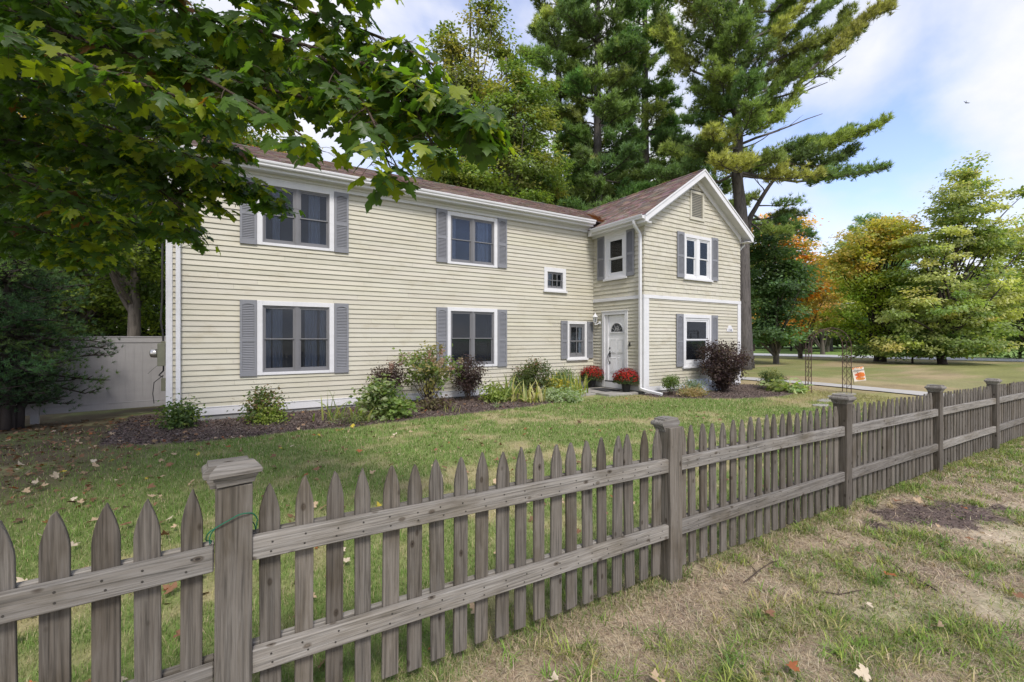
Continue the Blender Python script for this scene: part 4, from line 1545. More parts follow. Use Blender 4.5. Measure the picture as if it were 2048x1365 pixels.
def cap_mesh(kind):
    m = MB()
    if kind == 'whole':
        m.add_ring = None
    lay = [(0.062, 0.0), (0.0665, 0.012), (0.068, 0.018), (0.0745, 0.022), (0.079, 0.032), (0.080, 0.036), (0.093, 0.038), (0.0985, 0.046), (0.0985, 0.056), (0.094, 0.064), (0.073, 0.074), (0.073, 0.075), (0.071, 0.086)]
    lay = [(0.0605 + (r - 0.0605) * 0.66, z) for r, z in lay]
    cy = 0.0605

    def ring(y0=-9, y1=9, dx=0.0, dy=0.0, dz=0.0, lay=lay, rot=0.0):
        vs, fs = [], []
        for r, z in lay:
            for sx, sy in ((-1, -1), (1, -1), (1, 1), (-1, 1)):
                xx, yy = sx * r, min(max(sy * r, y0), y1)
                vs.append((xx * math.cos(rot) - yy * math.sin(rot) + dx, cy + xx * math.sin(rot) + yy * math.cos(rot) + dy, z + dz))
        n = len(lay)
        for i in range(n - 1):
            for k in range(4):
                fs.append((i * 4 + k, i * 4 + (k + 1) % 4, (i + 1) * 4 + (k + 1) % 4, (i + 1) * 4 + k))
        fs += [(3, 2, 1, 0), ((n - 1) * 4, (n - 1) * 4 + 1, (n - 1) * 4 + 2, (n - 1) * 4 + 3)]
        m.add(vs, fs)
    if kind == 'whole':
        ring()
    elif kind == 'split':            # mitres opened up, the front strip slid aside
        ring(y0=-0.040, dx=-0.016, dz=-0.006, rot=0.05)
        low = [(r, z) for r, z in lay if z <= 0.064]
        vs, fs = [], []
        prof = [(-0.062, 0.0), (-0.068, 0.018), (-0.079, 0.03), (-0.08, 0.036), (-0.098, 0.04), (-0.101, 0.052), (-0.092, 0.064), (-0.062, 0.084), (-0.05, 0.088), (-0.05, 0.0)]
        xs_ = []
        for (yy, z) in prof:
            xs_.append(0.0605 + (-yy - 0.0605) * 0.66)
        n = len(prof)
        for sgn in (-1, 1):
            for (yy, z), h in zip(prof, xs_):
                vs.append((sgn * h + 0.006, cy + (-h if yy < -0.055 else yy) - 0.004 + 0.004 * sgn, z + 0.004 + 0.003 * sgn))
        fs += [tuple(range(n - 1, -1, -1)), tuple(range(n, 2 * n))]
        fs += [(i, (i + 1) % n, n + (i + 1) % n, n + i) for i in range(n)]
        m.add(vs, fs)
    else:                            # front moulding lost, post top bare
        ring(y0=-0.022)
        m.box(-0.034, 0.036, cy - 0.022, cy + 0.07, 0.086, 0.090)
    return m


pm = post_mesh().mesh('post', bevel=0.003)
pm.materials.append(M['woodz'])
capw = cap_mesh('whole').mesh('post_cap', bevel=0.002)
capw.materials.append(M['woodx'])
for s in range(-1, 9):
    x = SP * s
    o = obj('post', pm, None, fence, (x, 0, fdz(x + PX0)), (random.gauss(0, 0.003), random.gauss(0, 0.005), random.gauss(0, 0.012)))
    if s == 0:
        obj('post_cap', cap_mesh('split'), M['woodx'], o, (0, 0, 1.046), bevel=0.002)
    elif s == 1:
        obj('post_cap', cap_mesh('broken'), M['woodx'], o, (0, 0, 1.012), bevel=0.002)
    else:
        obj('post_cap', capw, None, o, (0, 0, 1.046))

# green wire looped round the nearest post
m = MB()
cx0 = PX0
path = [(-0.075, 0.035, 0.832), (-0.068, 0.03, 0.845), (-0.084, 0.02, 0.855), (-0.078, 0.0, 0.885), (-0.052, -0.008, 0.905), (-0.01, -0.010, 0.925), (0.02, -0.010, 0.938), (0.045, -0.008, 0.938), (0.066, 0.004, 0.928), (0.080, 0.02, 0.90), (0.078, 0.03, 0.875), (0.076, 0.05, 0.85), (0.07, 0.1, 0.86), (0.03, 0.128, 0.88), (-0.03, 0.128, 0.87), (-0.07, 0.1, 0.85), (-0.075, 0.05, 0.832)]


def smooth_path(p, k=4):
    p = [Vector(q) for q in p]
    out = []
    for i in range(len(p) - 1):
        p0, p1, p2, p3 = p[max(i - 1, 0)], p[i], p[i + 1], p[min(i + 2, len(p) - 1)]
        for j in range(k):
            t = j / k
            out.append(0.5 * ((2 * p1) + (p2 - p0) * t + (2 * p0 - 5 * p1 + 4 * p2 - p3) * t * t + (3 * p1 - p0 - 3 * p2 + p3) * t ** 3))
    out.append(p[-1])
    return out


m.tube(smooth_path(path), 0.0022, 6)
tag(obj('garden_wire', m, M['tie'], None, (PX0, FY, 0.0)), 'bent green plastic coated wire looped round the nearest fence post', 'wire')

# ---- white vinyl privacy fence at the far left, shade put into its colour
A, B_ = Vector((-3.42, 13.28, 0)), Vector((-1.0, 13.6, 0))
u = (B_ - A).normalized()
ang = math.atan2(u.y, u.x)
vf = thing('privacy_fence', 'plain white vinyl board fence, shade painted into its grey tone, with smooth rails joining the left end of the house', 'fence', (A.x, A.y, 0), ang)


def vpanel(x0, x1, y=0.0):
    m = MB()
    n = int((x1 - x0) / 0.15)
    for i in range(n):
        a, b = x0 + (x1 - x0) * i / n, x0 + (x1 - x0) * (i + 1) / n
        m.box(a + 0.002, b - 0.002, y - 0.011, y + 0.011, 0.12, 1.54)
    m.box(x0, x1, y - 0.004, y + 0.004, 0.12, 1.5)
    obj('board_panel', m, M['vinyl'], vf)
    m = MB()
    m.box(x0, x1, y - 0.025, y + 0.025, 1.50, 1.62)
    m.box(x0, x1, y - 0.035, y + 0.035, 1.622, 1.645)
    obj('rail', m, M['vinyl'], vf, bevel=0.004)
    m = MB()
    m.box(x0, x1, y - 0.025, y + 0.025, 0.0, 0.135)
    m.box(x0, x1, y - 0.03, y + 0.03, 0.137, 0.15)
    obj('rail', m, M['vinyl'], vf, bevel=0.004)


vpanel(0.07, 2.35)
vpanel(-2.35, -0.07, 0.06)
for x in (0.0, 2.42, -2.42):
    m = MB()
    m.box(x - 0.065, x + 0.065, -0.065, 0.065, -0.3, 1.66)
    p = obj('post', m, M['vinyl'], vf, bevel=0.005)
    m = MB()
    m.slab([(x - 0.075, -0.075, 1.66), (x + 0.075, -0.075, 1.66), (x + 0.075, 0.075, 1.66), (x - 0.075, 0.075, 1.66)], (0, 0, 0.02))
    m.lathe([(0.09, 1.68), (0.0, 1.72)], 4, (x, 0, 0))
    obj('post_cap', m, M['vinyl'], p)

# ------------------------------------------------------------------ garden arch and its flag
near, back = 13.72, 14.22
LN, RN = gnd(1622.8, near), gnd(1702.5, near - 0.12)
LB, RB = gnd(1611.0, back), gnd(1685.0, back - 0.12)
arch = thing('garden_arch', 'rusty wrought iron garden arch standing on the grass beside the walkway', 'arch', (LN + RN + LB + RB) / 4)
o0 = arch.location.copy()


def hoop(a, b, zs, r=0.0115, rise=0.50, gap=0.0):
    m = MB()
    a, b = Vector(a), Vector(b)
    c = (a + b) / 2
    h = (b - a) / 2
    pts = [a + Vector((0, 0, -0.05)), a + Vector((0, 0, 0.6)), a + Vector((0, 0, zs))]
    for t in np.linspace(PI, 0, 17)[1:-1]:
        pts.append(c + h * math.cos(t) + Vector((0, 0, zs + rise * math.sin(t))))
    pts += [b + Vector((0, 0, zs)), b + Vector((0, 0, 0.6)), b + Vector((0, 0, -0.05))]
    m.tube([p - o0 for p in pts], r, 6)
    return m


obj('hoop', hoop(LN, RN, 1.36, rise=0.55), M['rust'], arch)
obj('hoop', hoop(LB, RB, 1.36, rise=0.52), M['rust'], arch)
LM, RM = LN.lerp(LB, 0.5), RN.lerp(RB, 0.5)
obj('hoop', hoop(LM, RM, 1.36, r=0.009, rise=0.47), M['rust'], arch)
for (a, b) in ((LN, LB), (RN, RB)):
    m = MB()
    for z in (0.08, 1.36, 0.72):
        m.tube([a - o0 + Vector((0, 0, z)), b - o0 + Vector((0, 0, z))], 0.008, 5)
    for q0, q1 in ((0.0, 0.5), (0.5, 1.0)):
        z = 0.1
        sg = 1
        while z < 1.3:
            pts = []
            for t in np.linspace(0, 1.7 * PI, 10):
                rr_ = 0.5 * (1 - 0.35 * t / PI / 1.7)
                q = 0.5 + sg * rr_ * math.cos(t) * 0.9
                pts.append(a.lerp(b, q0 + (q1 - q0) * min(1, max(0, q))) - o0 + Vector((0, 0, z + 0.065 - 0.06 * math.cos(t * 0.9))))
            m.tube(pts, 0.0045, 4)
            sg = -sg
            z += 0.125
    obj('scrollwork', m, M['rust'], arch)
m = MB()
for t in np.linspace(0.25, PI - 0.25, 9):
    p0 = (LN + RN) / 2 + (RN - LN) / 2 * math.cos(t) + Vector((0, 0, 1.36 + 0.55 * math.sin(t)))
    p1 = (LB + RB) / 2 + (RB - LB) / 2 * math.cos(t) + Vector((0, 0, 1.36 + 0.52 * math.sin(t)))
    m.tube([p0 - o0, p1 - o0], 0.006, 5)
obj('crossbar', m, M['rust'], arch)

# garden flag hung on the arch
fp = at(1703.5, 736, near - 0.15)
flag = thing('garden_flag', 'white garden flag printed with orange pumpkins and the word Welcome hung on the iron arch', 'flag', fp)
rx = (VR * 0.97 - VF * 0.24).normalized()
fang = math.atan2(rx.y, rx.x)
flag.rotation_euler = (0, R(-9), fang)
fw, fh = 0.30, 0.42
nx_, nz_ = 28, 38
vs, fs, cs = [], [], []


def fcol(u, v):
    # u right 0..1, v up 0..1
    c = (0.70, 0.62, 0.54)
    if v > 0.93 - 0.03 * math.sin(u * 17) or (v > 0.86 and (u < 0.16 or (0.62 < u < 0.85))):
        return (0.62, 0.18, 0.06) if math.sin(u * 40 + v * 31) > -0.3 else (0.75, 0.50, 0.30)
    for (pu, pv, a, b, col) in ((0.58, 0.16, 0.36, 0.10, (0.66, 0.26, 0.07)), (0.40, 0.22, 0.22, 0.13, (0.68, 0.15, 0.05)), (0.72, 0.40, 0.28, 0.12, (0.66, 0.19, 0.05)), (0.44, 0.46, 0.30, 0.10, (0.60, 0.13, 0.05)), (0.62, 0.52, 0.34, 0.09, (0.68, 0.20, 0.05))):
        q = ((u - pu) / a) ** 2 + ((v - pv) / b) ** 2
        if q < 1:
            k = 0.82 + 0.3 * abs(math.sin((u - pu) / a * 7))
            return tuple(x * k for x in col)
    if abs(u - 0.42 - (v - 0.6) * -0.5) < 0.03 and 0.58 < v < 0.68:
        return (0.08, 0.07, 0.05)
    return c


for j in range(nz_ + 1):
    for i in range(nx_ + 1):
        u, v = i / nx_, j / nz_
        vs.append((u * fw + 0.006, 0.012 * math.sin(u * 5 + v * 2), (v - 1) * fh))
        cs.append(fcol(u, v))
for j in range(nz_):
    for i in range(nx_):
        a = j * (nx_ + 1) + i
        fs.append((a, a + 1, a + nx_ + 2, a + nx_ + 1))
m = MB()
m.v, m.f, m.c = vs, fs, cs
fo = obj('cloth', m, M['flag'], flag)
tm = text_mesh('lettering', 'Welcome', 0.075, 0.0008, 0.3)
obj('lettering', tm, plain('dark_print', (0.06, 0.08, 0.09), 0.8, 0.05, 5), flag, (fw / 2 + 0.005, -0.018, -0.12), (PI / 2, R(-4), 0))
m = MB()
m.tube([(-0.01, 0, 0.012), (fw + 0.02, 0, 0.012)], 0.006, 6)
m.tube([(-0.01, 0, 0.012), (-0.015, 0, -0.25), (-0.02, 0, -0.5)], 0.005, 6)
obj('flag_rod', m, M['dark'], flag)

# ------------------------------------------------------------------ trees
LIFT = 2.2
UP = np.array([0, 0, 1.0])
NVR, NVF = np.array(VR), np.array(VF)


def sample_lobes(lobes, n, power=0.42):
    w = np.array([l[1][0] * l[1][1] * l[1][2] for l in lobes]) ** 0.8
    k = rng.choice(len(lobes), n, p=w / w.sum())
    d = rnd_unit(n) * (rng.uniform(0, 1, (n, 1)) ** power)
    c = np.array([tuple(l[0]) for l in lobes])[k]
    r = np.array([l[1] for l in lobes])[k]
    P = c + NVR * (d[:, 0] * r[:, 0])[:, None] + NVF * (d[:, 1] * r[:, 1])[:, None] + UP * (d[:, 2] * r[:, 2])[:, None]
    return P, c


def lobe(px, py, d, rx, ry, deep=None):
    """an ellipsoid of crown sighted at (px,py), half-width rx and half-height ry in the same units"""
    s = d / F
    return (at(px, py, d), (rx * s, (deep if deep is not None else rx * s * 0.9), ry * s))


def limb(p0, p1, r0, r1, n=5, sag=0.0, wob=0.06):
    p0, p1 = Vector(p0), Vector(p1)
    L_ = (p1 - p0).length
    pts, rad = [], []
    o = [Vector((random.gauss(0, wob * L_), random.gauss(0, wob * L_), random.gauss(0, wob * L_ * 0.6))) for _ in range(2)]
    for i in range(n + 1):
        t = i / n
        w = math.sin(PI * t)
        pts.append(p0.lerp(p1, t) + (o[0] * w * (1 - t) + o[1] * w * t) + Vector((0, 0, -sag * w)))
        rad.append(r0 + (r1 - r0) * t)
    return pts, rad


def broadleaf(name, label, base, lobes, nclump, nleaf, lsize, colors, weights=None, trunk_r=0.25, top=None, cat='tree', group=None,
              clump_r=0.55, bark='bark', flat=0.40, limbs=26, mat='leaf', tmpl=None, trunk_pts=None, upbias=0.95, power=0.42, fork=0.35, lift=None):
    base = Vector(base)
    t = thing(name, label, cat, base, 0, group)
    P, c = sample_lobes(lobes, nclump, power)
    P[:, 2] = np.maximum(P[:, 2], base.z + 0.15)
    cc = np.average(np.array([tuple(l[0]) for l in lobes]), axis=0)
    topz = top if top else max(l[0].z + l[1][2] * 0.6 for l in lobes)
    # trunk
    tk = MB()
    tp = trunk_pts or [base + Vector((0, 0, -0.2)), base + Vector((0.02, 0, 0.4)), base.lerp(Vector((cc[0], cc[1], topz)), 0.35), base.lerp(Vector((cc[0], cc[1], topz)), 0.7), Vector((cc[0], cc[1], topz))]
    tp = smooth_path(tp, 4)
    nt_ = len(tp)
    tr = [trunk_r * (1.25 if i == 0 else 1.0) * (1 - 0.88 * i / (nt_ - 1)) + 0.015 for i in range(nt_)]
    tk.tube([p - base for p in tp], tr, 9)
    obj('trunk', tk, M[bark], t, smooth=True)
    if limbs:
        lm = MB()
        for i in range(min(limbs, nclump)):
            q = Vector(P[i])
            h = (q.z - base.z) / max(0.1, topz - base.z)
            j = int(min(nt_ - 2, max(nt_ * 0.24, (h - fork * random.uniform(0.4, 1.0)) * nt_)))
            pts, rad = limb(tp[j] - base, q - base, min(tr[j] * 0.55, 0.10), 0.012, 6, sag=-0.05 * (q - tp[j]).length)
            lm.tube(pts, rad, 5, cap=False)
        obj('branches', lm, M[bark], t, smooth=True)
    # foliage
    k = rng.integers(0, nclump, nleaf)
    cr = clump_r * rng.uniform(0.6, 1.35, nclump)
    off = rng.normal(size=(nleaf, 3)) * 0.52
    off[:, 2] *= flat
    L_ = P[k] + off * cr[k][:, None]
    ccol = pal(colors, nclump, 0.16, weights) * (lift or LIFT)
    C = ccol[k] * rng.uniform(0.72, 1.3, (nleaf, 1))
    outw = (P - c)
    outw /= (np.linalg.norm(outw, axis=1, keepdims=True) + 1e-6)
    nrm = rnd_unit(nleaf) * 0.75 + UP * upbias + outw[k] * 0.45
    ax = off / (np.linalg.norm(off, axis=1, keepdims=True) + 1e-6) + rnd_unit(nleaf) * 0.6 + np.array([0, 0, -0.35])
    sz = lsize * rng.uniform(0.65, 1.3, nleaf)
    keep = L_[:, 2] > base.z + 0.03
    obj('crown', leaf_cloud('crown', tmpl or T_LEAF, L_[keep] - np.array(base), nrm[keep], ax[keep], sz[keep], C[keep]), M[mat], t)
    return t


def tufts_to_needles(name, TP, TD, per, length, width, cols, spread=0.75, up=0.3):
    n = len(TP)
    P = np.repeat(TP, per, axis=0)
    D = np.repeat(TD, per, axis=0) + rnd_unit(n * per) * spread + UP * up
    D /= np.linalg.norm(D, axis=1, keepdims=True)
    nr = rnd_unit(n * per)
    C = np.repeat(cols, per, axis=0) * rng.uniform(0.75, 1.25, (n * per, 1))
    Ln = length * rng.uniform(0.7, 1.2, n * per)
    S = np.column_stack([np.full(n * per, width), Ln, Ln])
    return leaf_cloud(name, T_NEEDLE, P, nr, D, S, C)


def pine(name, label, base, trunk, r0, branches, per=13, length=0.26, width=0.034, colors=None, weights=None, group=None, step=0.16, bark='pinebark'):
    """trunk: list of points; branches: (point, tip, start of the foliage 0..1, spread, density)"""
    base = Vector(base)
    t = thing(name, label, 'tree', base, 0, group)
    tk = MB()
    tp = smooth_path([Vector(p) for p in trunk], 4)
    n = len(tp)
    rad = [r0 * (1.2 if i == 0 else 1) * (1 - 0.85 * i / (n - 1)) + 0.02 for i in range(n)]
    tk.tube([p - base for p in tp], rad, 10)
    obj('trunk', tk, M[bark], t, smooth=True)
    br = MB()
    TP, TD, TC = [], [], []
    colors = colors or [(0.060, 0.083, 0.030), (0.075, 0.105, 0.035), (0.045, 0.075, 0.032), (0.11, 0.13, 0.045)]
    for (p0, p1, fol, spread, dens) in branches:
        p0, p1 = Vector(p0), Vector(p1)
        v = p1 - p0
        L_ = v.length
        mid = p0.lerp(p1, 0.5) + Vector((0, 0, -0.10 * L_)) + Vector((random.gauss(0, 0.05 * L_), random.gauss(0, 0.05 * L_), random.gauss(0, 0.03 * L_)))
        wob = [Vector((random.gauss(0, 1), random.gauss(0, 1), random.gauss(0, 0.6))) * 0.035 * L_ for _ in range(3)]

        def bend(t):
            return p0.lerp(mid, t).lerp(mid.lerp(p1, t), t) + wob[0] * math.sin(PI * t) + wob[1] * math.sin(2 * PI * t) + wob[2] * math.sin(3 * PI * t)
        path = [bend(s / 5) for s in range(6)]
        rb = min(0.09, 0.012 * L_ + 0.02)
        br.tube([p - base for p in path], [rb * (1 - 0.8 * i / 5) for i in range(6)], 5, cap=False)
        if fol >= 1:
            for s in (0.55, 0.75, 0.9):
                q = path[int(s * 5)]
                e = q + v.normalized() * L_ * 0.12 + Vector((random.gauss(0, 0.25), random.gauss(0, 0.25), random.uniform(0, 0.3)))
                br.tube([q - base, e - base], [0.02, 0.006], 4, cap=False)
            continue
        hv = Vector((v.x, v.y, 0))
        hv = hv.normalized() if hv.length > 0.01 else Vector((1, 0, 0))
        sd = Vector((-hv.y, hv.x, 0))
        bc = pal(colors, 1, 0.22, weights)[0] * LIFT * (1.55 if length > 0.2 else 1.0)
        s = fol
        while s < 1.0:
            q = bend(s)
            for sgn in (-1, 1):
                bl_ = spread * (1.15 - 0.75 * (s - fol) / (1.001 - fol)) * random.uniform(0.55, 1.15)
                dr = (hv * random.uniform(0.45, 0.9) + sd * sgn * random.uniform(0.5, 1.0) + Vector((0, 0, random.uniform(0.0, 0.5)))).normalized()
                e = q + dr * bl_
                br.tube([q - base, e - base], [0.014, 0.005], 4, cap=False)
                m_ = max(2, int(bl_ / 0.095 * dens))
                for i in range(m_):
                    u = (i + random.random()) / m_
                    p = q.lerp(e, 0.25 + 0.75 * u) + Vector((random.gauss(0, 0.08), random.gauss(0, 0.08), random.gauss(0.06, 0.11)))
                    TP.append(p - base)
                    TD.append(dr * 0.7 + Vector((0, 0, 0.5)))
                    TC.append(bc * random.uniform(0.78, 1.25))
            TP.append(q - base)
            TD.append(hv * 0.5 + Vector((0, 0, 0.7)))
            TC.append(bc)
            s += step / L_ * random.uniform(0.8, 1.3)
        for i in range(4):
            TP.append(p1 - base + Vector((random.gauss(0, 0.08), random.gauss(0, 0.08), random.gauss(0, 0.08))))
            TD.append(v.normalized() + Vector((0, 0, 0.3)))
            TC.append(bc)
    obj('branches', br, M[bark], t, smooth=True)
    obj('needles', tufts_to_needles('needles', np.array([tuple(p) for p in TP]), np.array([tuple(d) for d in TD]), per, length, width, np.array(TC)), M['needle'], t)
    print(name, 'tufts', len(TP))
    return t


def auto_branches(trunk, z0, z1, n, l0, l1, fol=0.3, spread=0.9, dens=1.0, rise=0.25, lean=None):
    out = []
    tp = smooth_path([Vector(p) for p in trunk], 6)
    zs = [p.z for p in tp]
    for i in range(n):
        t = (i + random.random() * 0.9) / n
        z = z0 + (z1 - z0) * t
        j = min(range(len(tp)), key=lambda k: abs(zs[k] - z))
        a = i * 2.399 + random.uniform(-0.4, 0.4)
        L_ = (l0 + (l1 - l0) * t) * random.uniform(0.65, 1.15)
        d = Vector((math.cos(a), math.sin(a), 0))
        out.append((tp[j], tp[j] + d * L_ + Vector((0, 0, L_ * rise * random.uniform(0.3, 1.5))), fol, spread * random.uniform(0.8, 1.2), dens))
    return out


# ---- the big white pine standing behind the wing
D = 24.0
ptk = [gnd(1487, D) + Vector((0, 0, -0.3)), at(1487, 600, D), at(1484, 450, D), at(1474, 350, D), at(1476, 260, D), at(1462, 150, D), at(1452, 40, D), at(1447, -70, D), at(1440, -180, D)]


def pt(py):
    ys_ = [700, 600, 450, 350, 260, 150, 40, -70, -180]
    for i in range(8):
        if ys_[i] >= py >= ys_[i + 1]:
            t = (ys_[i] - py) / (ys_[i] - ys_[i + 1])
            return Vector(ptk[i]).lerp(Vector(ptk[i + 1]), t)
    return Vector(ptk[-1])


br = []
for (y0, tx, ty, dd, fol, sp, de) in (
        # long arms reaching over the lawn
        (345, 1772, 338, 0.5, 0.48, 1.0, 1.4), (330, 1768, 244, -0.6, 0.42, 1.15, 1.5), (335, 1700, 300, 0.8, 0.35, 1.2, 1.5), (350, 1640, 350, -1.2, 0.3, 1.0, 1.3),
        (325, 1640, 290, 1.5, 0.35, 1.0, 1.3), (318, 1690, 262, 1.6, 0.5, 0.9, 1.2),
        (292, 1645, 228, 0.3, 1.0, 0, 0), (215, 1692, 112, -0.5, 1.0, 0, 0), (225, 1655, 165, 0.6, 1.0, 0, 0), (300, 1560, 262, -0.8, 1.0, 0, 0),
        (250, 1662, 152, 0.2, 0.35, 0.9, 1.3), (240, 1610, 130, -1.0, 0.3, 1.0, 1.3), (205, 1700, 60, 0.4, 0.35, 1.2, 1.5), (190, 1780, 18, -0.4, 0.45, 1.1, 1.5),
        (175, 1690, 20, 1.0, 0.3, 1.2, 1.4), (150, 1640, -20, -1.2, 0.3, 1.2, 1.4), (120, 1720, -40, 0.3, 0.4, 1.2, 1.4), (200, 1600, 95, 1.5, 0.3, 1.1, 1.3),
        (100, 1600, -60, 0.8, 0.3, 1.2, 1.4), (60, 1640, -110, -0.5, 0.35, 1.2, 1.3), (20, 1560, -150, 0.4, 0.3, 1.1, 1.3),
        # towards the left
        (330, 1330, 300, 0.7, 0.3, 1.2, 1.5), (345, 1300, 345, -0.8, 0.3, 1.2, 1.5), (320, 1390, 290, -1.5, 0.3, 1.1, 1.4), (310, 1350, 330, 1.6, 0.35, 1.0, 1.3),
        (255, 1372, 240, 0.5, 0.3, 0.9, 1.4), (240, 1385, 180, -0.6, 0.3, 0.9, 1.4), (215, 1375, 150, 0.9, 0.3, 0.8, 1.2), (180, 1310, 70, 0.4, 0.35, 0.9, 1.2),
        (160, 1330, 40, -0.7, 0.3, 1.0, 1.2), (120, 1312, 20, 0.8, 0.4, 0.9, 1.2), (80, 1350, -40, 0.2, 0.3, 1.1, 1.3), (40, 1330, -80, -0.8, 0.3, 1.1, 1.3), (10, 1370, -120, 0.9, 0.3, 1.1, 1.3),
        # towards and away from the house
        (300, 1420, 262, -2.6, 0.3, 1.0, 1.4), (285, 1500, 215, -2.8, 0.25, 1.1, 1.5), (270, 1540, 190, 2.4, 0.25, 1.1, 1.4), (250, 1440, 170, 2.6, 0.25, 1.1, 1.5), (235, 1500, 150, -2.6, 0.25, 1.1, 1.5),
        (220, 1420, 120, -2.4, 0.25, 1.1, 1.5), (200, 1530, 90, -2.4, 0.25, 1.1, 1.5), (190, 1440, 80, 2.2, 0.25, 1.1, 1.4), (170, 1480, 50, -2.5, 0.25, 1.2, 1.5), (150, 1400, 10, -2.2, 0.25, 1.2, 1.5),
        (130, 1500, 0, 2.3, 0.25, 1.2, 1.4), (110, 1430, -30, -2.4, 0.25, 1.2, 1.4), (90, 1520, -60, -2.0, 0.25, 1.2, 1.4), (60, 1420, -90, 2.2, 0.25, 1.2, 1.4), (30, 1480, -130, -2.2, 0.25, 1.2, 1.4), (0, 1440, -170, 1.0, 0.2, 1.1, 1.4), (-40, 1500, -190, 0.4, 0.2, 1.0, 1.4), (-60, 1400, -200, -0.6, 0.2, 1.0, 1.4),
        (275, 1560, 235, -1.6, 0.3, 0.9, 1.3), (262, 1395, 215, 1.8, 0.3, 0.8, 1.2), (345, 1440, 318, -3.0, 0.3, 1.0, 1.4), (340, 1520, 335, 2.6, 0.3, 1.1, 1.4), (335, 1560, 320, -2.2, 0.3, 1.0, 1.3)):
    p0 = pt(y0)
    br.append((p0, at(tx, ty, D + dd), fol, sp, de))
pine('white_pine', 'tall white pine with long bare arms rising behind the gabled wing', ptk[0], ptk, 0.36, br, per=15,
     colors=[(0.062, 0.084, 0.028), (0.085, 0.104, 0.034), (0.048, 0.072, 0.030), (0.115, 0.122, 0.042)], weights=[0.35, 0.3, 0.2, 0.15])
# forked dead-limbed stem beside it
b2 = gnd(1500, D + 0.6)
tk2 = [b2 + Vector((0, 0, -0.2)), at(1492, 560, D + 0.6), at(1496, 455, D + 0.6), at(1512, 415, D + 0.6), at(1548, 360, D + 0.6), at(1590, 322, D + 0.6)]
br = [(at(1505, 430, D + .6), at(1628, 475, D), 0.35, 0.75, 1.2), (at(1500, 440, D + .6), at(1612, 430, D + 1), 0.35, 0.7, 1.2), (at(1515, 412, D + .6), at(1598, 405, D - 0.5), 0.4, 0.6, 1.1),
      (at(1500, 445, D + .6), at(1580, 470, D - 1), 0.35, 0.7, 1.2), (at(1498, 450, D + .6), at(1560, 440, D + 2), 0.35, 0.6, 1.1), (at(1530, 385, D + .6), at(1505, 340, D), 1.0, 0, 0), (at(1540, 370, D + .6), at(1520, 350, D + 1), 1.0, 0, 0), (at(1520, 400, D + .6), at(1500, 395, D), 1.0, 0, 0),
      (at(1560, 350, D + .6), at(1660, 350, D), 0.6, 0.6, 1.0)]
pine('pine_tree', 'slender leaning pine forking low beside the tall white pine', b2, tk2, 0.20, br, per=14)


def simple_pine(px, d, topy, r0, label, z0, n, l0, l1, colors=None, lean=0, group='pines behind the house', dens=1.2, weights=None, spread=1.0, seedrot=0, name='pine_tree'):
    b = gnd(px, d)
    tk = [b + Vector((0, 0, -0.3)), b.lerp(at(px + lean, topy, d), 0.3), b.lerp(at(px + lean, topy, d), 0.65), at(px + lean, topy, d)]
    zt = at(px, topy, d).z
    return pine(name, label, b, tk, r0, auto_branches(tk, z0, zt - 0.3, n, l0, l1, 0.25, spread, dens), colors=colors, weights=weights, group=group, per=11, width=0.045, length=0.30)


simple_pine(1290, 30, -140, 0.42, 'pine with a bare grey lower trunk just left of the tallest pine', 8.3, 64, 3.1, 1.8, spread=1.15)
simple_pine(1195, 27.5, -170, 0.40, 'dense dark pine rising over the middle of the main roof', 6.6, 78, 3.5, 2.1, colors=[(0.045, 0.075, 0.030), (0.060, 0.088, 0.032), (0.085, 0.105, 0.040)], spread=1.15)
simple_pine(1118, 29.5, -120, 0.36, 'olive tinted pine between the maple and the dense dark pine', 6.4, 66, 3.3, 2.1, colors=[(0.085, 0.105, 0.038), (0.115, 0.125, 0.05), (0.065, 0.09, 0.035)], spread=1.1)
simple_pine(1345, 36, 235, 0.3, 'small pine top seen above the roof between two trunks', 6.0, 34, 4.5, 1.2, colors=[(0.06, 0.09, 0.04), (0.09, 0.11, 0.05)], spread=1.2)
simple_pine(1430, 33, 290, 0.3, 'low pine behind the peak of the wing gable', 4.5, 30, 4.2, 1.2, colors=[(0.055, 0.085, 0.035), (0.08, 0.10, 0.04)], spread=1.2)

# ---- broadleaf trees behind the house
YG1 = [(0.095, 0.112, 0.036), (0.12, 0.125, 0.042), (0.07, 0.095, 0.032), (0.145, 0.13, 0.048)]
broadleaf('birch_tree', 'tall airy yellowing tree with an open top rising behind the roof', gnd(935, 26),
          [lobe(895, 95, 26, 42, 65), lobe(975, 55, 26, 45, 75), lobe(930, 160, 26, 75, 70), lobe(890, 240, 26, 62, 80), lobe(960, 250, 26, 70, 80), lobe(930, 350, 26, 85, 70), lobe(1005, 110, 26.5, 30, 60)],
          210, 21000, 0.20, YG1, trunk_r=0.22, clump_r=0.62, power=0.6, limbs=60)
broadleaf('maple_tree', 'rounded bright green maple behind the roof beside the pines', gnd(1030, 22.5),
          [lobe(1030, 145, 22.5, 42, 42), lobe(1045, 200, 22.5, 75, 50), lobe(1010, 270, 22.5, 100, 60), lobe(1040, 350, 22.5, 105, 60), lobe(930, 370, 21.5, 60, 40)],
          240, 26000, 0.17, [(0.068, 0.098, 0.028), (0.088, 0.112, 0.032), (0.05, 0.080, 0.025), (0.115, 0.122, 0.035)], trunk_r=0.22, clump_r=0.55, limbs=40)
broadleaf('maple_tree', 'low yellow green maple crown peeping over the main roof ridge', gnd(905, 20.5),
          [lobe(890, 345, 20.5, 55, 40), lobe(960, 370, 20.5, 60, 32), lobe(1062, 395, 20.5, 30, 14)], 90, 9000, 0.15, [(0.085, 0.115, 0.028), (0.12, 0.135, 0.032), (0.06, 0.09, 0.025)], trunk_r=0.16, limbs=14)
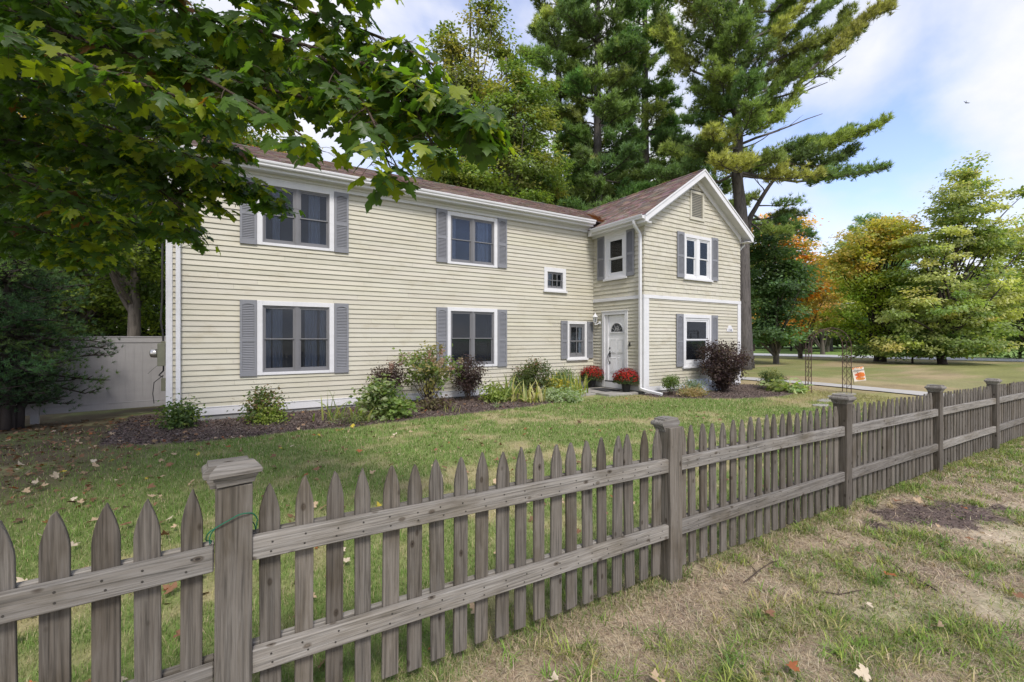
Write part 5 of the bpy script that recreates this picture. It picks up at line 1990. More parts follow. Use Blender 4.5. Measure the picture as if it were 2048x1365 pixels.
broadleaf('maple_tree', 'thin yellow leaved tree just showing over the left part of the roof', gnd(575, 24),
          [lobe(560, 330, 24, 80, 50), lobe(620, 300, 24, 35, 28), lobe(480, 300, 24, 50, 45)], 80, 5200, 0.17, [(0.17, 0.15, 0.03), (0.22, 0.14, 0.03), (0.11, 0.12, 0.03)], trunk_r=0.2, power=0.6, limbs=30)
broadleaf('oak_tree', 'dark backing tree low behind the roof ridge left of the pines', gnd(1150, 34),
          [lobe(1060, 400, 34, 70, 60), lobe(1160, 395, 34, 90, 60), lobe(1240, 400, 34, 80, 50), lobe(1330, 385, 34, 80, 60)], 130, 11000, 0.26, [(0.05, 0.08, 0.025), (0.07, 0.10, 0.03), (0.09, 0.10, 0.03)], trunk_r=0.25, limbs=20, clump_r=0.8)

# ---- trees at the left behind the vinyl fence
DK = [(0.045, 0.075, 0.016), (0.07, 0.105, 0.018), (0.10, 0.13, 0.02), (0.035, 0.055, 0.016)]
b = gnd(268, 15.5)
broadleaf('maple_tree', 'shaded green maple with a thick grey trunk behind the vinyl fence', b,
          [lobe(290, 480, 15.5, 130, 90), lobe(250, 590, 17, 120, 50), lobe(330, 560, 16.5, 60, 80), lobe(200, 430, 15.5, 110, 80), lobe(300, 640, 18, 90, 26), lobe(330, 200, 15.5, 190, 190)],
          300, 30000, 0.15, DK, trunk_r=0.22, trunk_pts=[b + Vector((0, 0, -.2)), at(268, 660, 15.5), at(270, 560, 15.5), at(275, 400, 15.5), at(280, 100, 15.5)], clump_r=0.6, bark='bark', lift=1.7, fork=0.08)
broadleaf('maple_tree', 'tree turning orange glimpsed through the overhanging maple branches', gnd(150, 19),
          [lobe(160, 180, 19, 150, 150), lobe(60, 300, 19, 160, 150), lobe(230, 330, 19, 150, 140), lobe(440, 200, 20, 110, 110)],
          170, 15000, 0.2, [(0.14, 0.12, 0.025), (0.23, 0.12, 0.03), (0.09, 0.11, 0.025), (0.18, 0.17, 0.03)], trunk_r=0.25, limbs=40, clump_r=0.8)
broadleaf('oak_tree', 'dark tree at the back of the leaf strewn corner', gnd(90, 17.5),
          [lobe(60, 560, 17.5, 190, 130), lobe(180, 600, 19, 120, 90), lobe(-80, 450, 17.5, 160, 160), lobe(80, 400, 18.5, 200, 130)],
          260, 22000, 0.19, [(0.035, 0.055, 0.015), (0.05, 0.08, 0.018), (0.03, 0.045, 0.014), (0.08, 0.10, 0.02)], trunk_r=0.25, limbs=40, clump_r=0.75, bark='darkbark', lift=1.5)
# weeping dark hemlock in front of the fence
hb = gnd(14, 8.75)
hb.z = gz1(hb.x, hb.y)
htk = [hb + Vector((0, 0, -0.2)), hb + Vector((0.02, 0.03, 0.9)), hb + Vector((0.0, 0.0, 2.0)), hb + Vector((0.05, 0.0, 3.6))]
hbr = []
for i in range(96):
    z = 0.55 + 2.9 * (i / 96) ** 1.0
    a = i * 2.399
    L_ = (1.66 - 0.32 * abs(z - 1.5)) * random.uniform(0.6, 1.05)
    if z < 0.95:
        L_ *= 0.65
    d = Vector((math.cos(a), math.sin(a), 0))
    p0 = hb + Vector((0, 0, z))
    hbr.append((p0, p0 + d * L_ + Vector((0, 0, random.uniform(-0.42, 0.12) * L_)), 0.2, 0.36, 1.5))
pine('hemlock_tree', 'dark drooping hemlock in front of the vinyl fence', hb, htk, 0.10, hbr, per=12, length=0.095, width=0.011,
     colors=[(0.030, 0.058, 0.026), (0.042, 0.080, 0.032), (0.022, 0.044, 0.022), (0.06, 0.095, 0.032)], step=0.13, bark='darkbark')
m = MB()
for (dx, dy, ex, ey) in ((0.12, 0.1, 0.55, 0.3), (-0.15, 0.08, -0.4, 0.3), (0.02, -0.12, 0.25, -0.4)):
    m.tube([(dx, dy, -0.2), (dx * 1.2, dy * 1.2, 0.4), (ex, ey, 1.3)], [0.09, 0.075, 0.03], 8)
hem = [o for o in COL.objects if o.name == 'hemlock_tree'][0]
obj('trunk', m, M['darkbark'], hem, smooth=True)

# ---- trees to the right, across the lawn
broadleaf('oak_tree', 'glossy dark green oak close behind the wing corner', gnd(1552, 29),
          [lobe(1545, 500, 29, 55, 55), lobe(1540, 570, 28.5, 75, 60), lobe(1545, 640, 29, 60, 40), lobe(1580, 560, 29, 45, 60), lobe(1535, 668, 28.5, 62, 22)],
          190, 19000, 0.21, [(0.045, 0.080, 0.035), (0.060, 0.10, 0.045), (0.085, 0.125, 0.06), (0.035, 0.06, 0.026)], trunk_r=0.2, clump_r=0.62, limbs=24)
broadleaf('maple_tree', 'orange turning maple beyond the dark green oak', gnd(1600, 37),
          [lobe(1592, 545, 37, 50, 62), lobe(1612, 590, 37, 40, 60), lobe(1560, 480, 37, 60, 60), lobe(1555, 650, 36.5, 55, 26)],
          150, 13000, 0.25, [(0.26, 0.13, 0.035), (0.30, 0.17, 0.05), (0.20, 0.14, 0.035), (0.13, 0.12, 0.035)], trunk_r=0.2, clump_r=0.8, limbs=24, lift=2.6)
b = gnd(1757, 32)
broadleaf('maple_tree', 'golden topped maple standing on the lawn edge beyond the iron arch', b,
          [lobe(1745, 490, 32, 78, 40), lobe(1700, 520, 32, 50, 35), lobe(1800, 480, 32.5, 60, 40), lobe(1770, 455, 32, 50, 18)],
          150, 13000, 0.21, [(0.16, 0.14, 0.032), (0.135, 0.138, 0.035), (0.19, 0.14, 0.036), (0.105, 0.125, 0.035)], trunk_r=0.30, clump_r=0.7, limbs=40, bark='darkbark', fork=0.3, lift=2.8,
          trunk_pts=[b + Vector((0, 0, -.2)), at(1757, 690, 32), at(1755, 640, 32), at(1750, 570, 32), at(1735, 500, 32)])
broadleaf('maple_tree', 'yellow green understory maple with spreading black limbs', gnd(1765, 31.6),
          [lobe(1700, 600, 32, 42, 40), lobe(1745, 575, 31.5, 60, 35), lobe(1790, 620, 32, 60, 55), lobe(1725, 655, 32, 42, 34), lobe(1785, 560, 32, 55, 30), lobe(1680, 640, 33, 30, 30)],
          170, 15000, 0.19, [(0.13, 0.165, 0.022), (0.175, 0.19, 0.025), (0.09, 0.13, 0.022), (0.11, 0.14, 0.03)], trunk_r=0.24, clump_r=0.6, limbs=60, bark='darkbark', fork=0.5, lift=2.6)
b = gnd(1886, 28.6)
broadleaf('maple_tree', 'large olive green maple with a tall open leader on the lawn edge', b,
          [lobe(1890, 560, 28.6, 95, 55), lobe(1850, 620, 28, 75, 55), lobe(1925, 640, 28.6, 90, 50), lobe(1920, 470, 28.6, 80, 45), lobe(1990, 500, 29, 75, 50), lobe(1985, 590, 29, 75, 55), lobe(1930, 415, 28.6, 62, 40), lobe(1935, 375, 28.6, 50, 40), lobe(1915, 395, 28.3, 36, 40), lobe(1938, 345, 28.6, 30, 30), lobe(1850, 500, 28.6, 55, 40), lobe(2020, 385, 28.8, 40, 12), lobe(1810, 690, 28, 50, 18), lobe(1950, 690, 28, 90, 25)],
          330, 40000, 0.19, [(0.110, 0.127, 0.050), (0.140, 0.150, 0.060), (0.085, 0.108, 0.040), (0.165, 0.163, 0.066), (0.068, 0.092, 0.032)], trunk_r=0.24, clump_r=0.55, limbs=46, bark='darkbark', power=0.5, lift=2.9, upbias=0.75,
          trunk_pts=[b + Vector((0, 0, -.2)), at(1880, 690, 28.6), at(1895, 640, 28.6), at(1905, 560, 28.6), at(1925, 430, 28.6), at(1937, 335, 28.6)])
broadleaf('maple_tree', 'olive tree with its crown spreading past the right edge of the lawn', gnd(2080, 31),
          [lobe(2075, 470, 31, 85, 50), lobe(2050, 560, 31, 80, 60), lobe(2120, 560, 31, 90, 80), lobe(2040, 640, 30.5, 70, 40)], 170, 14000, 0.22,
          [(0.11, 0.125, 0.04), (0.15, 0.15, 0.05), (0.085, 0.11, 0.035)], trunk_r=0.25, limbs=40, clump_r=0.7, bark='darkbark', lift=2.8)
broadleaf('shrub_thicket', 'scrubby dark undergrowth round the feet of the lawn edge trees', gnd(1825, 29.4), [lobe(1800, 700, 29.5, 75, 15), lobe(1880, 700, 28.2, 60, 20), lobe(1960, 700, 28.4, 40, 18), lobe(1725, 702, 31.5, 35, 12), lobe(1855, 680, 28.4, 45, 26)],
          110, 9000, 0.17, [(0.05, 0.08, 0.025), (0.075, 0.105, 0.03), (0.10, 0.12, 0.04)], trunk_r=0.05, limbs=40, clump_r=0.45, cat='shrub', bark='darkbark', top=1.2)
broadleaf('yew_hedge', 'tall dark clipped hedge beside the road at the right', gnd(2040, 36.5), [lobe(1985, 660, 37, 40, 55), lobe(2040, 655, 36, 50, 60), lobe(2100, 650, 35, 60, 65)], 150, 15000, 0.18,
          [(0.05, 0.075, 0.022), (0.065, 0.095, 0.026), (0.04, 0.06, 0.02)], trunk_r=0.1, limbs=10, clump_r=0.6, cat='hedge', bark='darkbark', top=3.5)
simple_pine(1742, 62, 440, 0.35, 'distant blue green pine top showing above the golden maple', 6, 40, 6.5, 2.0, colors=[(0.075, 0.11, 0.065), (0.095, 0.13, 0.075)], group='far evergreens', spread=2.4, dens=0.8)
simple_pine(1660, 58, 560, 0.35, 'distant dark spruce between the orange maple and the golden maple', 1.5, 46, 5.0, 1.5, colors=[(0.055, 0.085, 0.045), (0.07, 0.10, 0.05)], group='far evergreens', spread=2.4, dens=0.8, name='spruce_tree')
broadleaf('maple_tree', 'distant yellow tinted tree behind the gap left of the golden maple', gnd(1655, 54), [lobe(1650, 560, 54, 48, 36), lobe(1690, 540, 54, 45, 36), lobe(1640, 620, 54, 55, 50), lobe(1690, 610, 54, 50, 50)], 110, 9500, 0.34,
          [(0.13, 0.14, 0.04), (0.09, 0.12, 0.04), (0.17, 0.15, 0.04)], clump_r=1.1, limbs=12, lift=2.8)
broadleaf('maple_tree', 'soft orange and yellow tree in the gap between the orange maple and the golden maple', gnd(1645, 46), [lobe(1640, 560, 46, 40, 40), lobe(1655, 610, 46, 45, 45), lobe(1630, 640, 46, 36, 36)], 90, 8000, 0.28,
          [(0.20, 0.13, 0.045), (0.15, 0.14, 0.045), (0.11, 0.125, 0.045)], clump_r=0.95, limbs=14, lift=2.6)
broadleaf('pine_tree', 'distant grey green feathery tree beyond the arch', gnd(1620, 50), [lobe(1618, 640, 50, 48, 34), lobe(1645, 600, 51, 30, 50)], 60, 6000, 0.26, [(0.10, 0.115, 0.075), (0.085, 0.10, 0.06)], clump_r=0.9, limbs=12)
for i, (px, d, cols, lab) in enumerate(((1508, 57, 'o', 'small orange brown tree in the row beyond the road, nearest the house'), (1545, 58, 'o', 'small rust coloured tree in the row beyond the road, beside the orange brown one'),
                                        (1582, 58, 'g', 'small olive tree in the row beyond the road, between the rust and grey green ones'), (1602, 57, 'g', 'small grey green tree in the row beyond the road, nearest the arch'))):
    cc = [(0.16, 0.11, 0.035), (0.12, 0.11, 0.035)] if cols == 'o' else [(0.10, 0.115, 0.06), (0.13, 0.13, 0.06)]
    broadleaf('ornamental_tree', lab, gnd(px, d), [lobe(px, 662, d, 21, 18), lobe(px + 5, 650, d, 15, 14)], 34, 2600, 0.24, cc, trunk_r=0.14, clump_r=0.6, limbs=10, bark='darkbark', group='row of small trees beyond the road')


# the wood closing the view, far too many stems to count
def woodland(label, span, d0, d1, ytop, n, size, cols):
    px = rng.uniform(span[0], span[1], n)
    d = rng.uniform(d0, d1, n)
    tops = ytop + 46 * (fbm(px, px * 0 + d0, 0.02, 3, 7) - 0.5) * 2
    py = rng.uniform(0, 1, n) ** 0.9 * (690 - tops) + tops
    r = (px - CX) / F * d
    P = NVR * r[:, None] + NVF * d[:, None]
    P[:, 2] = np.maximum(0.1, HC - (py - CY) * d / F)
    C = pal(cols, n, 0.25) * (0.7 + 0.6 * fbm(px, py, 0.06, 3, 3))[:, None]
    return tag(obj('woodland', leaf_cloud('woodland', T_LEAF, P, rnd_unit(n) + UP * 0.5, rnd_unit(n), size * rng.uniform(0.6, 1.4, n), C), M['leaf']), label, 'woodland', kind='stuff')


woodland('dense green wood closing the view beyond the road', (1440, 2500), 66, 84, 552, 46000, 0.75, [(0.06, 0.09, 0.03), (0.08, 0.11, 0.035), (0.05, 0.075, 0.028), (0.11, 0.12, 0.04)])
woodland('dark wood closing the view behind the vinyl fence', (-900, 420), 22, 31, 330, 62000, 0.40, [(0.035, 0.055, 0.016), (0.05, 0.075, 0.02), (0.03, 0.045, 0.015)])

# overhead line beyond the lawn
m = MB()
pts = []
for t in np.linspace(0, 1, 40):
    p = at(1500, 618, 52).lerp(at(2300, 520, 40), t)
    p.z -= 2.4 * 4 * t * (1 - t) * 0.35
    pts.append(p)
m.tube(pts, 0.03, 5)
tag(obj('power_line', m, M['wire']), 'grey overhead cable crossing between the trees by the road', 'cable')

# ------------------------------------------------------------------ the maple overhead
mb_ = Vector((-4.45, 5.6, 0))
mt = thing('maple_tree', 'big leafy maple overhanging the lawn from the left with dark green five lobed leaves', 'tree', mb_)
tr = MB()
tpath = smooth_path([mb_ + Vector((0, 0, -0.3)), mb_ + Vector((0.05, 0, 1.0)), mb_ + Vector((0.0, 0.1, 2.6)), mb_ + Vector((0.15, 0.1, 4.5)), mb_ + Vector((0.1, 0.0, 7.5))], 4)
tr.tube([p - mb_ for p in tpath], [0.34 - 0.016 * i for i in range(len(tpath))], 12)
obj('trunk', tr, M['bark'], mt, smooth=True)
MAIN = [
    ([(-260, -160, 3.4), (60, -60, 3.2), (330, 5, 3.0), (560, 75, 2.8), (760, 140, 2.7), (895, 202, 2.6), (970, 240, 2.55)], 3.2, 1.0, (2, 9)),
    ([(-260, -60, 3.3), (100, 60, 2.9), (350, 135, 2.8), (540, 180, 2.8), (700, 215, 2.7), (800, 248, 2.65)], 3.0, 1.0, (2, 9)),
    ([(-300, 60, 2.9), (40, 90, 2.4), (230, 150, 2.4), (390, 205, 2.6), (490, 232, 2.8)], 2.9, 1.0, (2, 9)),
    ([(300, -140, 3.2), (500, -20, 3.0), (680, 45, 2.9), (800, 92, 2.8), (865, 130, 2.75)], 3.4, 0.9, (3, 9)),
    ([(-260, 180, 5.2), (0, 230, 4.7), (180, 290, 4.5), (330, 335, 4.4), (440, 358, 4.3), (520, 372, 4.2)], 2.7, 1.0, (1, 9)),
    ([(-250, 270, 5.4), (0, 320, 5.0), (160, 370, 4.8), (300, 410, 4.7), (365, 420, 4.6)], 2.5, 1.0, (1, 9)),
    ([(-250, 360, 5.7), (0, 400, 5.3), (120, 440, 5.1), (215, 470, 5.0)], 2.4, 1.0, (1, 9)),
    ([(-200, -300, 2.4), (150, -200, 2.4), (400, -120, 2.6), (600, -50, 2.7), (720, 0, 2.8)], 3.5, 0.8, (1, 9)),
    ([(-300, 150, 4.0), (0, 190, 3.7), (200, 250, 3.6), (350, 300, 3.6), (450, 330, 3.6)], 2.8, 1.0, (1, 9)),
    ([(-300, 0, 4.6), (0, 60, 4.2), (250, 110, 4.0), (450, 150, 3.9), (620, 190, 3.7), (700, 215, 3.6)], 3.1, 1.0, (1, 9)),
    ([(-300, -120, 4.8), (0, -60, 4.4), (250, 10, 4.1), (450, 70, 4.0), (600, 105, 3.8)], 3.3, 0.8, (1, 9)),
    ([(400, 150, 2.7), (520, 220, 2.55), (590, 262, 2.5), (628, 290, 2.5)], None, 0.35, (1, 9)),
    ([(620, 95, 2.78), (700, 170, 2.6), (745, 240, 2.5), (770, 310, 2.45), (782, 338, 2.42)], None, 0.7, (1, 9)),
    ([(760, 150, 2.7), (820, 200, 2.6), (850, 260, 2.55), (868, 300, 2.5)], None, 0.9, (1, 9)),
    ([(860, 190, 2.65), (905, 218, 2.6), (945, 240, 2.55), (972, 252, 2.5)], None, 1.3, (1, 9)),
    ([(700, 120, 2.9), (790, 160, 2.85), (870, 200, 2.8), (925, 225, 2.8)], None, 1.1, (1, 9)),
    ([(420, 60, 3.4), (560, 120, 3.3), (680, 165, 3.2), (790, 210, 3.1)], None, 1.2, (1, 9)),
    ([(150, 280, 3.9), (260, 340, 3.9), (330, 390, 3.9), (372, 430, 3.9)], None, 1.2, (1, 9)),
    ([(-100, 420, 4.6), (40, 450, 4.5), (130, 480, 4.4), (215, 505, 4.4)], None, 1.0, (1, 9)),
    ([(100, 380, 4.9), (220, 430, 4.9), (300, 455, 4.9), (350, 470, 4.9)], None, 1.1, (1, 9)),
    ([(-200, 300, 3.6), (-20, 340, 3.5), (120, 390, 3.5), (220, 430, 3.5)], None, 1.1, (1, 9)),
    ([(300, 300, 4.5), (420, 350, 4.4), (500, 385, 4.4), (560, 400, 4.3)], None, 1.2, (1, 9)),
    ([(-200, 200, 4.4), (60, 240, 4.2), (260, 290, 4.1), (420, 330, 4.0)], None, 1.2, (1, 9)),
    ([(-150, 90, 5.2), (150, 130, 5.0), (350, 170, 4.8), (520, 215, 4.6)], None, 1.2, (1, 9)),
    ([(150, 330, 4.4), (280, 350, 4.3), (380, 390, 4.2), (420, 410, 4.2)], None, 1.2, (1, 9)),
    ([(-60, 460, 4.9), (60, 490, 4.8), (150, 510, 4.7), (235, 520, 4.7)], None, 1.0, (1, 9)),
    ([(300, 420, 4.3), (345, 440, 4.3), (385, 470, 4.3)], None, 1.3, (1, 9)),
    ([(-100, -40, 3.9), (120, 20, 3.8), (300, 60, 3.7), (480, 110, 3.6), (600, 150, 3.5)], None, 1.3, (1, 9)),
    ([(-100, 130, 4.6), (100, 170, 4.5), (250, 220, 4.4), (400, 270, 4.2), (480, 300, 4.1)], None, 1.3, (1, 9)),
    ([(-100, 250, 4.0), (60, 290, 4.0), (200, 320, 4.0), (300, 350, 4.0)], None, 1.3, (1, 9)),
    ([(0, -60, 3.0), (160, 30, 2.9), (300, 80, 2.9), (420, 140, 2.8)], None, 1.2, (1, 9)),
    ([(-100, 350, 4.2), (30, 380, 4.2), (150, 430, 4.2), (240, 460, 4.2)], None, 1.3, (1, 9)),
    ([(800, 175, 2.9), (880, 205, 2.8), (940, 228, 2.7), (965, 245, 2.65)], None, 1.2, (1, 9)),
]
bm_ = MB()
LP, LN_, LA, LS, LC = [], [], [], [], []
stem = MB()
random.seed(42)
for pts, zat, dens, _ in MAIN:
    P_ = [at(*p) for p in pts]
    if zat is not None:
        j = min(range(len(tpath)), key=lambda k: abs(tpath[k].z - zat))
        P_ = [tpath[j]] + P_
    path = smooth_path(P_, 8)
    n = len(path)
    r0 = 0.012 if zat is None else 0.026
    bm_.tube([p - mb_ for p in path], [r0 * (1 - 0.85 * i / (n - 1)) * 0.55 + 0.003 for i in range(n)], 6, cap=False)
    # walk along the branch and set twigs
    acc, side = 0.0, 1
    tot = sum((path[i + 1] - path[i]).length for i in range(n - 1))
    run = 0.0
    for i in range(n - 1):
        seg = path[i + 1] - path[i]
        run += seg.length
        acc += seg.length
        frac = run / tot
        if zat is not None and i < 8:
            continue
        while acc > 0.036 / dens:
            acc -= 0.036 / dens
            side = -side
            tdir = seg.normalized()
            lat = tdir.cross(Vector((0, 0, 1))).normalized() * side
            dr = (tdir * random.uniform(0.3, 0.9) + lat * random.uniform(0.3, 1.0) + Vector((0, 0, random.uniform(-0.55, 0.25)))).normalized()
            tl = random.uniform(0.10, 0.34) * (1.1 - 0.55 * frac)
            q0 = path[i].lerp(path[i + 1], random.random())
            q1 = q0 + dr * tl
            stem.tube([q0 - mb_, q0.lerp(q1, 0.5) + Vector((0, 0, 0.01)) - mb_, q1 - mb_], [0.004, 0.003, 0.002], 4, cap=False)
            k = random.randint(3, 6)
            for c in range(k):
                u = 0.35 + 0.65 * (c + random.random()) / k
                b0 = q0.lerp(q1, u)
                az = Vector((random.gauss(0, 1), random.gauss(0, 1), 0)).normalized()
                pd = (dr * 0.5 + az * 0.9 + Vector((0, 0, random.uniform(-0.5, 0.35)))).normalized()
                pl_ = random.uniform(0.05, 0.12)
                b1 = b0 + pd * pl_
                stem.tube([b0 - mb_, b0.lerp(b1, 0.5) + Vector((0, 0, 0.008)) - mb_, b1 - mb_], 0.0013, 3, cap=False)
                LP.append(tuple(b1 - mb_))
                droop = random.uniform(0.5, 2.6)
                LA.append((pd.x, pd.y, -droop))
                nn = Vector((pd.x * droop * 0.8, pd.y * droop * 0.8, 1.0)) + Vector((random.gauss(0, 0.3), random.gauss(0, 0.3), 0))
                LN_.append(tuple(nn))
                LS.append(random.uniform(0.066, 0.122))
                t = random.random()
                tipness = frac ** 3  # tip leaves more often yellow green: backlit glow put into the leaf colour
                if t < 0.007:
                    col = (0.12, 0.055, 0.02)
                elif t < 0.04 + 0.40 * tipness:
                    col = (0.20, 0.24, 0.022)
                elif t < 0.5:
                    col = (0.074, 0.132, 0.026)
                else:
                    col = (0.056, 0.102, 0.030)
                g = random.uniform(0.8, 1.25)
                LC.append((col[0] * g, col[1] * g, col[2] * g))
print('maple leaves', len(LP))
# the crown above and behind, out of the picture, shading the corner
nc = 70
ext = [(Vector((-5.4, 6.2, 7.2)), (3.0, 3.4, 2.2)), (Vector((-4.0, 4.0, 6.6)), (2.6, 2.6, 1.8)), (Vector((-1.8, 3.2, 6.3)), (2.2, 2.0, 1.2))]
Pq, _c = sample_lobes(ext, nc)
k = rng.integers(0, nc, 6500)
Lq = Pq[k] + rng.normal(size=(6500, 3)) * 0.5 * np.array([1, 1, 0.5])
lmb = bm_
for i in range(24):
    q = Vector(Pq[i])
    p_, r_2 = limb(tpath[-5] - mb_, q - mb_, 0.06, 0.012, 5)
    lmb.tube(p_, r_2, 5, cap=False)
obj('branches', bm_, M['twig'], mt, smooth=True)
obj('twigs', stem, M['twig'], mt)
LPn = np.concatenate([np.array(LP), Lq - np.array(mb_)])
LNn = np.concatenate([np.array(LN_), rnd_unit(6500) * 0.5 + UP])
LAn = np.concatenate([np.array(LA), rnd_unit(6500) + np.array([0, 0, -0.6])])
LSn = np.concatenate([np.array(LS), rng.uniform(0.11, 0.16, 6500)])
LSn = np.column_stack([LSn * rng.uniform(0.82, 1.12, len(LSn)), LSn, LSn * rng.uniform(-0.3, 2.4, len(LSn))])
LCn = np.concatenate([np.array(LC), pal([(0.05, 0.09, 0.018), (0.07, 0.115, 0.02)], 6500)])
obj('leaves', leaf_cloud('leaves', T_MAPLE, LPn, LNn, LAn, LSn, LCn), M['maple'], mt)

# ------------------------------------------------------------------ shrubs and flowers
def shrub(name, label, loc, rx, h, n, lsize, colors, weights=None, stems=16, z0=0.0, clumps=40, clump_r=0.11, cat='shrub', tmpl=None, shape='ball', stemmat='twig', upb=0.5, group=None, mat='leaf', stem_r=0.008, power=0.4):
    x, y = loc
    base = Vector((x, y, gz1(x, y)))
    t = thing(name, label, cat, base, 0, group)
    d = rnd_unit(clumps) * (rng.uniform(0, 1, (clumps, 1)) ** power)
    hh = (h - z0) / 2
    P = d * np.array([rx, rx, hh]) + np.array([0, 0, z0 + hh])
    if shape == 'vase':
        s = 0.35 + 0.65 * (P[:, 2] / h)
        P[:, 0] *= s
        P[:, 1] *= s
    P[:, 2] = np.maximum(P[:, 2], 0.02)
    st = MB()
    for i in range(min(stems, clumps)):
        q = Vector(P[i])
        b0 = Vector((random.gauss(0, 0.05), random.gauss(0, 0.05), -0.03))
        p_, r_ = limb(b0, q, stem_r, stem_r * 0.35, 5, wob=0.04)
        st.tube(p_, r_, 5, cap=False)
    obj('stems', st, M[stemmat], t)
    k = rng.integers(0, clumps, n)
    off = rng.normal(size=(n, 3)) * clump_r * np.array([1, 1, 0.8])
    L_ = P[k] + off
    ccol = pal(colors, clumps, 0.15, weights) * 1.45
    C = ccol[k] * rng.uniform(0.75, 1.28, (n, 1))
    ow = P[k] - np.array([0, 0, z0 + hh * 0.7])
    ow /= np.linalg.norm(ow, axis=1, keepdims=True) + 1e-6
    nrm = rnd_unit(n) * 0.8 + UP * upb + ow * 0.5
    ax = ow + rnd_unit(n) * 0.8
    keep = L_[:, 2] > 0.004
    obj('foliage', leaf_cloud('foliage', tmpl or T_LEAF, L_[keep], nrm[keep], ax[keep], (lsize * rng.uniform(0.65, 1.3, n))[keep], C[keep]), M[mat], t)
    return t


GR = [(0.075, 0.12, 0.03), (0.10, 0.15, 0.035), (0.055, 0.09, 0.026)]
PU = [(0.040, 0.024, 0.026), (0.055, 0.034, 0.034), (0.030, 0.020, 0.022), (0.09, 0.065, 0.06)]
shrub('holly_shrub', 'small glossy green shrub at the left corner of the house', (-0.76, 10.62), 0.21, 0.42, 1500, 0.065, [(0.06, 0.10, 0.03), (0.09, 0.13, 0.035), (0.045, 0.075, 0.025), (0.16, 0.19, 0.05)], [0.4, 0.3, 0.2, 0.1])
shrub('spirea_shrub', 'green shrub with rusty seed heads under the large ground floor window', (0.60, 10.40), 0.27, 0.58, 1500, 0.068, [(0.065, 0.10, 0.03), (0.09, 0.13, 0.04), (0.15, 0.10, 0.06)], [0.45, 0.35, 0.2], clump_r=0.12)
shrub('spirea_shrub', 'low lime green plant at the foot of the shrub under the large window', (0.66, 10.14), 0.22, 0.30, 1000, 0.055, [(0.16, 0.22, 0.04), (0.20, 0.24, 0.06)], clumps=24)
shrub('peony_plant', 'broad leaved green peony clump before the left dark barberry', (2.62, 9.28), 0.26, 0.70, 1250, 0.10, [(0.13, 0.175, 0.07), (0.175, 0.21, 0.10), (0.09, 0.13, 0.05), (0.22, 0.235, 0.14)], tmpl=T_SLIM if False else T_LEAF, clump_r=0.13, cat='plant')
shrub('peony_plant', 'pale green leafy spill of foliage right of the peony clump', (2.88, 9.12), 0.26, 0.32, 800, 0.10, [(0.14, 0.19, 0.06), (0.20, 0.22, 0.09), (0.10, 0.15, 0.04)], clumps=26, cat='plant')
shrub('barberry_shrub', 'dark purple barberry rising behind the peony clump', (3.25, 10.75), 0.40, 1.02, 2400, 0.055, PU, stems=26, z0=0.32, clump_r=0.10, shape='vase')
hy = shrub('hydrangea_shrub', 'open green hydrangea with faded pink flower heads', (4.15, 10.55), 1.0, 1.34, 1450, 0.09, [(0.11, 0.155, 0.045), (0.15, 0.19, 0.06), (0.085, 0.12, 0.035), (0.19, 0.17, 0.07)], stems=30, z0=0.38, clumps=46, clump_r=0.10, shape='vase', power=0.55, stem_r=0.011)
fp_, fcn = [], []
for i in range(24):
    a = random.uniform(0, 2 * PI)
    rr_ = random.uniform(0.15, 0.95)
    c = np.array([rr_ * math.cos(a), rr_ * math.sin(a), 1.36 - 0.38 * rr_ + random.uniform(-0.18, 0.12)])
    m_ = 55
    p = rnd_unit(m_) * np.array([0.065, 0.065, 0.085]) * rng.uniform(0.6, 1.0, (m_, 1)) + c
    fp_.append(p)
    fcn.append(np.tile(np.array(random.choice([(0.36, 0.21, 0.16), (0.42, 0.27, 0.20), (0.30, 0.17, 0.12), (0.38, 0.29, 0.19)])), (m_, 1)))
fp_ = np.concatenate(fp_)
obj('flower_heads', leaf_cloud('flower_heads', T_LEAF, fp_, rnd_unit(len(fp_)), rnd_unit(len(fp_)), rng.uniform(0.025, 0.045, len(fp_)), np.concatenate(fcn) * rng.uniform(0.75, 1.25, (len(fp_), 1))), M['petal'], hy)
shrub('barberry_shrub', 'dark purple barberry right of the pink hydrangea', (5.35, 10.75), 0.58, 1.16, 3300, 0.052, PU, stems=34, z0=0.22, clump_r=0.11, shape='vase')
shrub('hydrangea_shrub', 'low lime leafed seedling right of the second barberry', (5.75, 10.10), 0.30, 0.40, 900, 0.08, [(0.16, 0.20, 0.05), (0.20, 0.23, 0.07), (0.12, 0.16, 0.04)], clumps=24, cat='plant')
shrub('spirea_shrub', 'rounded green spirea tinged red between the irises', (7.40, 10.75), 0.54, 0.86, 3200, 0.065, [(0.06, 0.085, 0.028), (0.085, 0.10, 0.035), (0.14, 0.075, 0.05), (0.05, 0.07, 0.024)], [0.4, 0.25, 0.2, 0.15], clump_r=0.12)
shrub('amsonia_plant', 'golden yellow leaved clump right of the red tinged spirea', (7.90, 10.30), 0.34, 0.46, 1300, 0.065, [(0.36, 0.28, 0.04), (0.28, 0.25, 0.05), (0.20, 0.22, 0.05)], clumps=26, cat='plant')
shrub('boxwood_shrub', 'dark clipped boxwood against the wall behind the tall irises', (8.75, 10.95), 0.34, 0.66, 2400, 0.045, [(0.045, 0.08, 0.026), (0.06, 0.10, 0.03)], clump_r=0.09)
shrub('lambs_ear_plant', 'low pale silvery green ground cover at the front of the bed', (7.35, 9.55), 0.60, 0.20, 1700, 0.075, [(0.20, 0.25, 0.14), (0.16, 0.22, 0.10), (0.25, 0.29, 0.17)], clumps=40, cat='plant', upb=0.9)
